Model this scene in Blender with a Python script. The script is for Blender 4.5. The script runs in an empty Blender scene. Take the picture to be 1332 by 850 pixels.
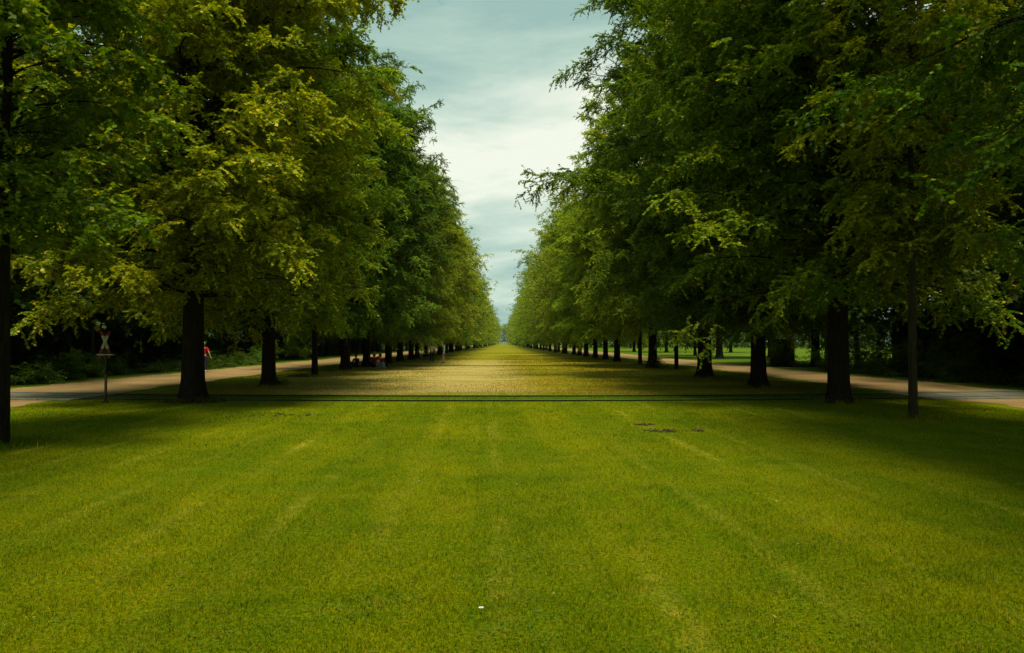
import bpy, math, random
import numpy as np
from mathutils import Vector, Matrix, noise as mnoise

R = math.radians
random.seed(7)
scene = bpy.context.scene
COL = scene.collection

# ------------------------------------------------------------------ helpers
def link(o, parent=None):
    COL.objects.link(o)
    if parent is not None:
        o.parent = parent
    return o

def tag(o, label=None, cat=None, group=None, kind=None):
    if label: o['label'] = label
    if cat: o['category'] = cat
    if group: o['group'] = group
    if kind: o['kind'] = kind
    return o

def empty(name, loc=(0, 0, 0), rz=0.0, label=None, cat=None, group=None):
    o = bpy.data.objects.new(name, None)
    o.location = loc
    o.rotation_euler = (0, 0, rz)
    o.empty_display_size = .3
    link(o)
    return tag(o, label, cat, group)

def np_mesh(name, verts, faces_list, attrs=None, smooth=False):
    """faces_list: list of integer arrays (n,k)."""
    me = bpy.data.meshes.new(name)
    verts = np.asarray(verts, np.float32)
    me.vertices.add(len(verts))
    me.vertices.foreach_set('co', verts.ravel())
    loops, starts, tot = [], [], 0
    for f in faces_list:
        f = np.asarray(f, np.int32)
        if len(f) == 0: continue
        loops.append(f.ravel())
        starts.append(np.arange(len(f), dtype=np.int32) * f.shape[1] + tot)
        tot += f.size
    loops = np.concatenate(loops); starts = np.concatenate(starts)
    me.loops.add(len(loops))
    me.loops.foreach_set('vertex_index', loops)
    me.polygons.add(len(starts))
    me.polygons.foreach_set('loop_start', starts)
    if smooth:
        me.polygons.foreach_set('use_smooth', np.ones(len(starts), bool))
    me.update(calc_edges=True)
    if attrs:
        for k, v in attrs.items():
            a = me.attributes.new(k, 'FLOAT', 'POINT')
            a.data.foreach_set('value', np.asarray(v, np.float32))
    return me

class MB:
    """collects tubes and boxes into one mesh"""
    def __init__(s): s.v = []; s.q = []; s.t = []; s.n = 0
    def add(s, v, q=None, t=None):
        v = np.asarray(v, float)
        if q is not None and len(q): s.q.append(np.asarray(q, int) + s.n)
        if t is not None and len(t): s.t.append(np.asarray(t, int) + s.n)
        s.v.append(v); s.n += len(v)
    def tube(s, pts, rad, k=8, cap=True, wob=None):
        pts = np.asarray(pts, float); n = len(pts)
        rad = np.broadcast_to(np.asarray(rad, float), (n,))
        d = np.gradient(pts, axis=0)
        d /= np.linalg.norm(d, axis=1)[:, None] + 1e-9
        ref = np.array([0, 0, 1.]) if abs(d[0, 2]) < .8 else np.array([1., 0, 0])
        rings = []
        a = np.arange(k) / k * 2 * math.pi
        u = np.cross(ref, d[0]); u /= np.linalg.norm(u)
        for i in range(n):
            u = u - d[i] * np.dot(u, d[i]); u /= np.linalg.norm(u) + 1e-9
            w = np.cross(d[i], u)
            r = rad[i] if wob is None else rad[i] * wob[i]
            rings.append(pts[i] + (np.cos(a) * r)[:, None] * u + (np.sin(a) * r)[:, None] * w)
        v = np.concatenate(rings)
        i = np.arange(n - 1)[:, None] * k; j = np.arange(k)[None]; j2 = (j + 1) % k
        q = np.stack([i + j, i + j2, i + k + j2, i + k + j], -1).reshape(-1, 4)
        t = []
        if cap:
            t0 = [[0, b + 1, b] for b in range(1, k - 1)]
            o = (n - 1) * k
            t = t0 + [[o, o + b, o + b + 1] for b in range(1, k - 1)]
        s.add(v, q, t)
    def box(s, c, size, rot=None):
        x, y, z = [h / 2 for h in size]
        v = np.array([[a, b, d] for a in (-x, x) for b in (-y, y) for d in (-z, z)], float)
        if rot is not None: v = v @ np.array(rot.to_matrix() if hasattr(rot, 'to_matrix') else rot).T
        v = v + np.array(c)
        s.add(v, [[0, 1, 3, 2], [4, 6, 7, 5], [0, 4, 5, 1], [2, 3, 7, 6], [0, 2, 6, 4], [1, 5, 7, 3]])
    def prism(s, prof, y0, y1):
        """profile in xz extruded along y"""
        p = np.asarray(prof, float); n = len(p)
        a = np.column_stack([p[:, 0], np.full(n, y0), p[:, 1]]); b = a.copy(); b[:, 1] = y1
        q = [[i, (i + 1) % n, n + (i + 1) % n, n + i] for i in range(n)]
        t = [[0, i, i + 1] for i in range(1, n - 1)] + [[n, n + i + 1, n + i] for i in range(1, n - 1)]
        s.add(np.concatenate([a, b]), q, t)
    def mesh(s, name, smooth=False):
        fl = []
        if s.q: fl.append(np.concatenate(s.q))
        if s.t: fl.append(np.concatenate(s.t))
        return np_mesh(name, np.concatenate(s.v), fl, smooth=smooth)
    def build(s, name, mat, parent=None, smooth=False, bevel=0):
        me = s.mesh(name, smooth); me.materials.append(mat)
        o = bpy.data.objects.new(name, me); link(o, parent)
        if bevel:
            m = o.modifiers.new('b', 'BEVEL'); m.width = bevel; m.segments = 2
        return o

# ------------------------------------------------------------------ materials
def new_mat(name):
    m = bpy.data.materials.new(name); m.use_nodes = True
    nt = m.node_tree; nt.nodes.clear()
    return m, nt, nt.nodes, nt.links

def N(nodes, typ, **kw):
    n = nodes.new(typ)
    for k, v in kw.items(): setattr(n, k, v)
    return n

def ramp(nodes, stops, interp='LINEAR'):
    r = nodes.new('ShaderNodeValToRGB'); cr = r.color_ramp; cr.interpolation = interp
    while len(cr.elements) > 1: cr.elements.remove(cr.elements[0])
    cr.elements[0].position = stops[0][0]; cr.elements[0].color = (*stops[0][1], 1)
    for p, c in stops[1:]:
        e = cr.elements.new(p); e.color = (*c, 1)
    return r

def simple_mat(name, col, rough=.7, var=.25, scale=6, bump=.0, metallic=0, spec=.3):
    m, nt, ns, ls = new_mat(name)
    out = N(ns, 'ShaderNodeOutputMaterial'); b = N(ns, 'ShaderNodeBsdfPrincipled')
    tc = N(ns, 'ShaderNodeTexCoord'); no = N(ns, 'ShaderNodeTexNoise')
    no.inputs['Scale'].default_value = scale; no.inputs['Detail'].default_value = 6
    ls.new(tc.outputs['Object'], no.inputs['Vector'])
    r = ramp(ns, [(.3, tuple(c * (1 - var) for c in col)), (.7, tuple(min(1, c * (1 + var)) for c in col))])
    ls.new(no.outputs['Fac'], r.inputs[0]); ls.new(r.outputs[0], b.inputs['Base Color'])
    b.inputs['Roughness'].default_value = rough; b.inputs['Metallic'].default_value = metallic
    b.inputs['Specular IOR Level'].default_value = spec
    if bump:
        bp = N(ns, 'ShaderNodeBump'); bp.inputs['Strength'].default_value = bump; bp.inputs['Distance'].default_value = .02
        ls.new(no.outputs['Fac'], bp.inputs['Height']); ls.new(bp.outputs[0], b.inputs['Normal'])
    ls.new(b.outputs[0], out.inputs[0])
    return m

def leaf_mat(name, dark, mid, light, bract, transl=.37, var=.24):
    m, nt, ns, ls = new_mat(name)
    out = N(ns, 'ShaderNodeOutputMaterial'); b = N(ns, 'ShaderNodeBsdfPrincipled')
    at = N(ns, 'ShaderNodeAttribute'); at.attribute_name = 'tint'
    r = ramp(ns, [(0, dark), (.45, mid), (.86, light), (.88, bract), (1, bract)])
    ls.new(at.outputs['Fac'], r.inputs[0])
    oi = N(ns, 'ShaderNodeObjectInfo')
    hsv = N(ns, 'ShaderNodeHueSaturation')
    mr = N(ns, 'ShaderNodeMapRange'); mr.inputs[3].default_value = .493; mr.inputs[4].default_value = .515
    ls.new(oi.outputs['Random'], mr.inputs[0]); ls.new(mr.outputs[0], hsv.inputs['Hue'])
    mr2 = N(ns, 'ShaderNodeMapRange'); mr2.inputs[3].default_value = 1 - var; mr2.inputs[4].default_value = 1 + var
    mu = N(ns, 'ShaderNodeMath', operation='MULTIPLY'); mu.inputs[1].default_value = 7.31
    fr = N(ns, 'ShaderNodeMath', operation='FRACT')
    ls.new(oi.outputs['Random'], mu.inputs[0]); ls.new(mu.outputs[0], fr.inputs[0]); ls.new(fr.outputs[0], mr2.inputs[0])
    ls.new(mr2.outputs[0], hsv.inputs['Value'])
    ls.new(r.outputs[0], hsv.inputs['Color'])
    ls.new(hsv.outputs[0], b.inputs['Base Color'])
    b.inputs['Roughness'].default_value = .5; b.inputs['Specular IOR Level'].default_value = .2
    tr = N(ns, 'ShaderNodeBsdfTranslucent')
    h2 = N(ns, 'ShaderNodeHueSaturation'); h2.inputs['Hue'].default_value = .495; h2.inputs['Saturation'].default_value = 1.1
    h2.inputs['Value'].default_value = 1.6
    ls.new(hsv.outputs[0], h2.inputs['Color']); ls.new(h2.outputs[0], tr.inputs['Color'])
    mx = N(ns, 'ShaderNodeMixShader'); mx.inputs[0].default_value = transl
    ls.new(b.outputs[0], mx.inputs[1]); ls.new(tr.outputs[0], mx.inputs[2]); ls.new(mx.outputs[0], out.inputs[0])
    return m

def bark_mat(name, c0, c1):
    m, nt, ns, ls = new_mat(name)
    out = N(ns, 'ShaderNodeOutputMaterial'); b = N(ns, 'ShaderNodeBsdfPrincipled')
    tc = N(ns, 'ShaderNodeTexCoord'); mp = N(ns, 'ShaderNodeMapping'); mp.inputs['Scale'].default_value = (14, 14, 2.2)
    no = N(ns, 'ShaderNodeTexNoise'); no.inputs['Scale'].default_value = 1.5; no.inputs['Detail'].default_value = 8
    no.inputs['Roughness'].default_value = .7
    ls.new(tc.outputs['Object'], mp.inputs[0]); ls.new(mp.outputs[0], no.inputs['Vector'])
    no2 = N(ns, 'ShaderNodeTexNoise'); no2.inputs['Scale'].default_value = 1.1
    ls.new(tc.outputs['Object'], no2.inputs['Vector'])
    r = ramp(ns, [(.35, c0), (.68, c1)]); ls.new(no.outputs['Fac'], r.inputs[0])
    mx = N(ns, 'ShaderNodeMixRGB', blend_type='MIX'); mx.inputs[2].default_value = (.035, .045, .018, 1)
    r2 = ramp(ns, [(.55, (0, 0, 0)), (.75, (.6, .6, .6))]); ls.new(no2.outputs['Fac'], r2.inputs[0])
    ls.new(r2.outputs[0], mx.inputs[0]); ls.new(r.outputs[0], mx.inputs[1]); ls.new(mx.outputs[0], b.inputs['Base Color'])
    b.inputs['Roughness'].default_value = .95; b.inputs['Specular IOR Level'].default_value = .1
    bp = N(ns, 'ShaderNodeBump'); bp.inputs['Strength'].default_value = .9; bp.inputs['Distance'].default_value = .03
    ls.new(no.outputs['Fac'], bp.inputs['Height']); ls.new(bp.outputs[0], b.inputs['Normal'])
    ls.new(b.outputs[0], out.inputs[0])
    return m

# lawn colour as a node group evaluated on world position, so ground and blades agree
RAIL_Y0, RAIL_Y1, RAIL_K = 22.3, 24.2, .006
def lawn_group():
    g = bpy.data.node_groups.new('lawn_colour', 'ShaderNodeTree')
    g.interface.new_socket('Color', in_out='OUTPUT', socket_type='NodeSocketColor')
    ns, ls = g.nodes, g.links
    out = N(ns, 'NodeGroupOutput')
    geo = N(ns, 'ShaderNodeNewGeometry')
    def noise(scale, detail=4, rough=.55, sx=1, sy=1, off=0):
        mp = N(ns, 'ShaderNodeMapping'); mp.inputs['Scale'].default_value = (sx, sy, 0); mp.inputs['Location'].default_value = (off, off * .7, 0)
        ls.new(geo.outputs['Position'], mp.inputs[0])
        no = N(ns, 'ShaderNodeTexNoise'); no.inputs['Scale'].default_value = scale; no.inputs['Detail'].default_value = detail
        no.inputs['Roughness'].default_value = rough
        ls.new(mp.outputs[0], no.inputs['Vector']); return no.outputs['Fac']
    def rng(v, a, b):
        m = N(ns, 'ShaderNodeMapRange'); m.inputs[1].default_value = a; m.inputs[2].default_value = b
        ls.new(v, m.inputs[0]); return m.outputs[0]
    def mix(f, a, b, blend='MIX'):
        m = N(ns, 'ShaderNodeMixRGB', blend_type=blend)
        for i, x in zip((0, 1, 2), (f, a, b)):
            if isinstance(x, tuple): m.inputs[i].default_value = (*x, 1)
            elif isinstance(x, float): m.inputs[i].default_value = x
            else: ls.new(x, m.inputs[i])
        return m.outputs[0]
    def math_(op, a, b=None):
        m = N(ns, 'ShaderNodeMath', operation=op)
        for i, x in enumerate((a, b)):
            if x is None: continue
            if isinstance(x, (int, float)): m.inputs[i].default_value = x
            else: ls.new(x, m.inputs[i])
        return m.outputs[0]
    sep = N(ns, 'ShaderNodeSeparateXYZ'); ls.new(geo.outputs['Position'], sep.inputs[0])
    X, Y = sep.outputs[0], sep.outputs[1]
    # mown lawn
    G = (.135, .212, .0005); YG = (.270, .278, .0006); ST = (.34, .26, .018); DG = (.050, .115, .0025)
    c = mix(rng(noise(.45, 5, .65), .30, .70), G, YG)
    c = mix(math_('MULTIPLY', rng(noise(2.6, 4, .65, off=3), .56, .74), .55), c, ST)
    c = mix(math_('MULTIPLY', rng(noise(1.3, 4, .6, off=11), .54, .70), .38), c, DG)
    c = mix(math_('MULTIPLY', rng(noise(9, 3, .7, off=91), .57, .72), .45), c, (.33, .22, .02))
    c = mix(math_('MULTIPLY', rng(noise(12, 3, .7, off=97), .58, .75), .55), c, (.06, .15, .003))
    # mower lanes: faint alternating lanes along the avenue, ragged
    lane = math_('ADD', math_('ADD', X, math_('MULTIPLY', Y, .025)), math_('MULTIPLY', noise(.35, 2, off=5), .22))
    s = math_('SINE', math_('MULTIPLY', lane, 2 * math.pi / 1.05))
    edge = rng(s, .70, 1.0)
    brk = rng(noise(.9, 4, .6, 1, .30, 21), .46, .70)
    c = mix(math_('MULTIPLY', math_('MULTIPLY', math_('MULTIPLY', edge, brk), rng(noise(5, 3, .6, off=33), .35, .6)), .95), c, (.44, .40, .03))
    c = mix(math_('MULTIPLY', rng(math_('SINE', math_('MULTIPLY', lane, math.pi / 1.05)), -.15, .15), .24), c, (.07, .15, .001))
    # dry meadow beyond the rails
    D1 = (.33, .27, .009); D2 = (.48, .35, .04); D3 = (.19, .25, .004); D4 = (.34, .22, .010)
    d = mix(rng(noise(.22, 5, .6, .3, 1.3, 31), .38, .6), D1, D2)
    d = mix(math_('MULTIPLY', rng(noise(.5, 5, .6, .22, 1.0, 41), .45, .58), .85), d, D3)
    d = mix(math_('MULTIPLY', rng(noise(.8, 4, .6, .25, 1.2, 51), .5, .66), .75), d, D4)
    # pale bare strip left of the axis
    xw = math_('ADD', X, math_('MULTIPLY', math_('SUBTRACT', noise(.4, 3, off=61), .5), 2.2))
    band = math_('MULTIPLY', rng(xw, -12.0, -4.0), rng(xw, 1.7, -.6))
    band = math_('MULTIPLY', band, math_('MULTIPLY', rng(Y, 24.5, 27), rng(Y, 85, 60)))
    band = math_('MULTIPLY', band, rng(noise(.55, 5, .65, .5, 1.2, 67), .28, .55))
    d = mix(math_('MULTIPLY', band, .85), d, (.60, .46, .17))
    # greener far away and under the rows
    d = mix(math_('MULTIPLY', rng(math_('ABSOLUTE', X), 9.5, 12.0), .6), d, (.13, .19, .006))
    d = mix(math_('MULTIPLY', rng(Y, 90, 260), .8), d, (.21, .23, .008))
    # darker, greener colour bands across the meadow
    for yc, w in ((57.5, 2.2), (80, 3), (125, 8)):
        bb = math_('SUBTRACT', 1.0, rng(math_('ABSOLUTE', math_('SUBTRACT', math_('ADD', Y, math_('MULTIPLY', noise(.2, 2, off=yc), 1.5)), yc)), w * .35, w))
        d = mix(math_('MULTIPLY', bb, .8), d, (.075, .14, .004))
    yr = math_('SUBTRACT', Y, math_('MULTIPLY', math_('MULTIPLY', X, X), RAIL_K))
    far = rng(math_('ADD', yr, math_('MULTIPLY', noise(3, 3, off=71), .5)), RAIL_Y1 + .75, RAIL_Y1 + 1.1)
    far = math_('MULTIPLY', far, rng(math_('ABSOLUTE', X), 12.9, 12.4))
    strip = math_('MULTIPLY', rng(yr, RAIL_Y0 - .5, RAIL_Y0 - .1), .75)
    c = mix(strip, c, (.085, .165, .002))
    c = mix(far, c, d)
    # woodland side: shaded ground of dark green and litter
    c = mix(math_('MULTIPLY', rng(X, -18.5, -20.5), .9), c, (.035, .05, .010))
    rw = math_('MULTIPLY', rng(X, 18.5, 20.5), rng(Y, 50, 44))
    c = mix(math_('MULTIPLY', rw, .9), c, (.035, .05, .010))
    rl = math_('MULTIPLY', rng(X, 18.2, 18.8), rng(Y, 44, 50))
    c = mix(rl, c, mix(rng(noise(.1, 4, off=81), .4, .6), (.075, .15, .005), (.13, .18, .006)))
    fine = noise(28, 3, .7, off=2)
    c = mix(math_('MULTIPLY', rng(fine, .60, .40), .75), c, (.35, .4, .2), 'MULTIPLY')
    ls.new(c, out.inputs[0])
    return g
LAWN = lawn_group()

def ground_mat():
    m, nt, ns, ls = new_mat('lawn_ground')
    out = N(ns, 'ShaderNodeOutputMaterial'); b = N(ns, 'ShaderNodeBsdfPrincipled')
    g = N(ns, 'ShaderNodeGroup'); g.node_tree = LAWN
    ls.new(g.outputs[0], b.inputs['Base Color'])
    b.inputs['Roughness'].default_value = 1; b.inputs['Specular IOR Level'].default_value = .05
    geo = N(ns, 'ShaderNodeNewGeometry')
    no = N(ns, 'ShaderNodeTexNoise'); no.inputs['Scale'].default_value = 14; no.inputs['Detail'].default_value = 7; no.inputs['Roughness'].default_value = .75
    ls.new(geo.outputs['Position'], no.inputs['Vector'])
    bp = N(ns, 'ShaderNodeBump'); bp.inputs['Strength'].default_value = 1; bp.inputs['Distance'].default_value = .05
    ls.new(no.outputs['Fac'], bp.inputs['Height']); ls.new(bp.outputs[0], b.inputs['Normal'])
    ls.new(b.outputs[0], out.inputs[0])
    return m

def blade_mat(name, val=1.25):
    m, nt, ns, ls = new_mat(name)
    out = N(ns, 'ShaderNodeOutputMaterial')
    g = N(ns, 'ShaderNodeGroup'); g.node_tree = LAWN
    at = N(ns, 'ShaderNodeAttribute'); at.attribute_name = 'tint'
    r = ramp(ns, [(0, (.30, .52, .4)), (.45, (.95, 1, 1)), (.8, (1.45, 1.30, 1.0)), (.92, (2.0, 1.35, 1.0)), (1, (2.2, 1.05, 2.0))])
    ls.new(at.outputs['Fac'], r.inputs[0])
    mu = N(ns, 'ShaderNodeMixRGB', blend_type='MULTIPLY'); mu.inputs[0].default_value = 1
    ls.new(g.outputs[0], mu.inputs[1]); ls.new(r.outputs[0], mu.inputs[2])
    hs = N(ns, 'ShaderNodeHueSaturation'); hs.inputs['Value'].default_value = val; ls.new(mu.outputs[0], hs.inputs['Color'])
    b = N(ns, 'ShaderNodeBsdfPrincipled'); b.inputs['Roughness'].default_value = .6; b.inputs['Specular IOR Level'].default_value = .04
    tr = N(ns, 'ShaderNodeBsdfTranslucent'); mx = N(ns, 'ShaderNodeMixShader'); mx.inputs[0].default_value = .45
    ls.new(hs.outputs[0], b.inputs['Base Color']); ls.new(hs.outputs[0], tr.inputs['Color'])
    ls.new(b.outputs[0], mx.inputs[1]); ls.new(tr.outputs[0], mx.inputs[2]); ls.new(mx.outputs[0], out.inputs[0])
    return m

def path_mat():
    m, nt, ns, ls = new_mat('sandy_path')
    out = N(ns, 'ShaderNodeOutputMaterial'); b = N(ns, 'ShaderNodeBsdfPrincipled')
    geo = N(ns, 'ShaderNodeNewGeometry')
    n1 = N(ns, 'ShaderNodeTexNoise'); n1.inputs['Scale'].default_value = .5; n1.inputs['Detail'].default_value = 6
    n2 = N(ns, 'ShaderNodeTexNoise'); n2.inputs['Scale'].default_value = 25; n2.inputs['Detail'].default_value = 4
    ls.new(geo.outputs['Position'], n1.inputs['Vector']); ls.new(geo.outputs['Position'], n2.inputs['Vector'])
    r = ramp(ns, [(.35, (.27, .175, .065)), (.65, (.37, .25, .105))]); ls.new(n1.outputs['Fac'], r.inputs[0])
    r2 = ramp(ns, [(.3, (.6, .6, .6)), (.6, (1, 1, 1))]); ls.new(n2.outputs['Fac'], r2.inputs[0])
    mu = N(ns, 'ShaderNodeMixRGB', blend_type='MULTIPLY'); mu.inputs[0].default_value = 1
    ls.new(r.outputs[0], mu.inputs[1]); ls.new(r2.outputs[0], mu.inputs[2]); ls.new(mu.outputs[0], b.inputs['Base Color'])
    b.inputs['Roughness'].default_value = .95; b.inputs['Specular IOR Level'].default_value = .1
    bp = N(ns, 'ShaderNodeBump'); bp.inputs['Strength'].default_value = .6; bp.inputs['Distance'].default_value = .02
    ls.new(n2.outputs['Fac'], bp.inputs['Height']); ls.new(bp.outputs[0], b.inputs['Normal'])
    ls.new(b.outputs[0], out.inputs[0])
    return m

M = {}
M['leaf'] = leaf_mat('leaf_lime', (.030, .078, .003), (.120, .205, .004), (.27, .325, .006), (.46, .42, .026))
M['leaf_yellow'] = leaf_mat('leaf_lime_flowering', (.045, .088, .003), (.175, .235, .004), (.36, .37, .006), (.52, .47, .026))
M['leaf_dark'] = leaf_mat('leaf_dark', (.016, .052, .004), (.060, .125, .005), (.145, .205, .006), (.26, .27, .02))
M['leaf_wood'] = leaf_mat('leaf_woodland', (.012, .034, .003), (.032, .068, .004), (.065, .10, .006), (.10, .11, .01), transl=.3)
M['leaf_shrub'] = leaf_mat('leaf_shrub', (.022, .062, .006), (.065, .125, .008), (.13, .18, .010), (.2, .22, .03))
M['bark'] = bark_mat('bark_dark', (.008, .006, .0045), (.034, .026, .018))
M['bark_pale'] = bark_mat('bark_young', (.022, .018, .010), (.065, .052, .028))
M['ground'] = ground_mat(); M['path'] = path_mat()
M['blade'] = blade_mat('mown_blades'); M['blade_long'] = blade_mat('long_blades', 1.15)
M['soil'] = simple_mat('soil', (.030, .019, .009), .95, .4, 20, .8)
M['steel'] = simple_mat('rail_steel', (.09, .11, .05), .65, .3, 9, 0, .3)
M['rust'] = simple_mat('rail_rust', (.020, .024, .010), .85, .4, 20, .4)
M['concrete'] = simple_mat('crossing_concrete', (.17, .165, .11), .85, .25, 2.5, .3)
M['white'] = simple_mat('white_paint', (.36, .37, .28), .5, .15, 8)
M['red'] = simple_mat('red_paint', (.15, .010, .008), .45, .15, 8)
M['wood'] = simple_mat('old_wood', (.085, .062, .040), .85, .35, 9, .5)
M['green_post'] = simple_mat('green_post', (.020, .035, .018), .6, .3, 9)
M['hut'] = simple_mat('hut_boards', (.022, .026, .018), .8, .3, 5, .3)
M['roofing'] = simple_mat('pale_roofing', (.42, .50, .44), .5, .15, 5)
M['glass'] = simple_mat('dark_glass', (.02, .03, .03), .12, .1, 3, 0, 0, .6)
M['facade'] = simple_mat('pale_facade', (.68, .66, .55), .8, .08, .4)
M['daisy'] = simple_mat('white_petals', (.75, .75, .68), .7, .08, 8)

# ------------------------------------------------------------------ trees
def envelope(u, R0):
    return R0 * np.interp(u, [0, .12, .35, .6, .8, .93, 1.0], [.70, .86, .97, 1.0, .88, .62, .25])

def orth(d, ref):
    s = np.cross(d, ref); return s / (np.linalg.norm(s, axis=-1, keepdims=True) + 1e-9)

def make_leaves(P, D, S, rng, size, spread=.5, tint_base=None, up_bias=1.0, bract=.1):
    """P points, D pointing direction of each leaf, S local scale"""
    n = len(P)
    L = size * S * rng.uniform(.7, 1.25, n)
    D = D / (np.linalg.norm(D, axis=1, keepdims=True) + 1e-9)
    up = np.column_stack([rng.normal(0, spread, n), rng.normal(0, spread, n), np.full(n, up_bias)])
    W = orth(D, up); Nn = np.cross(W, D)
    w = L * rng.uniform(.38, .5, n)
    fold = rng.uniform(.05, .30, n) * L
    base = P; tip = P + D * L[:, None] - Nn * (fold * .5)[:, None]
    mid = P + D * (L * .42)[:, None]
    a = mid + W * w[:, None] - Nn * fold[:, None] * .6
    b = mid - W * w[:, None] - Nn * fold[:, None] * .6
    v = np.stack([base, a, tip, b], 1).reshape(-1, 3)
    i = np.arange(n)[:, None] * 4
    f = np.concatenate([i + [0, 2, 1], i + [0, 3, 2]])
    t = rng.beta(2.2, 2.2, n) * .6 + (tint_base if tint_base is not None else .2)
    t = np.clip(t, 0, .85)
    br = rng.random(n) < bract
    t[br] = .95
    return v, f, np.repeat(t, 4)

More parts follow.
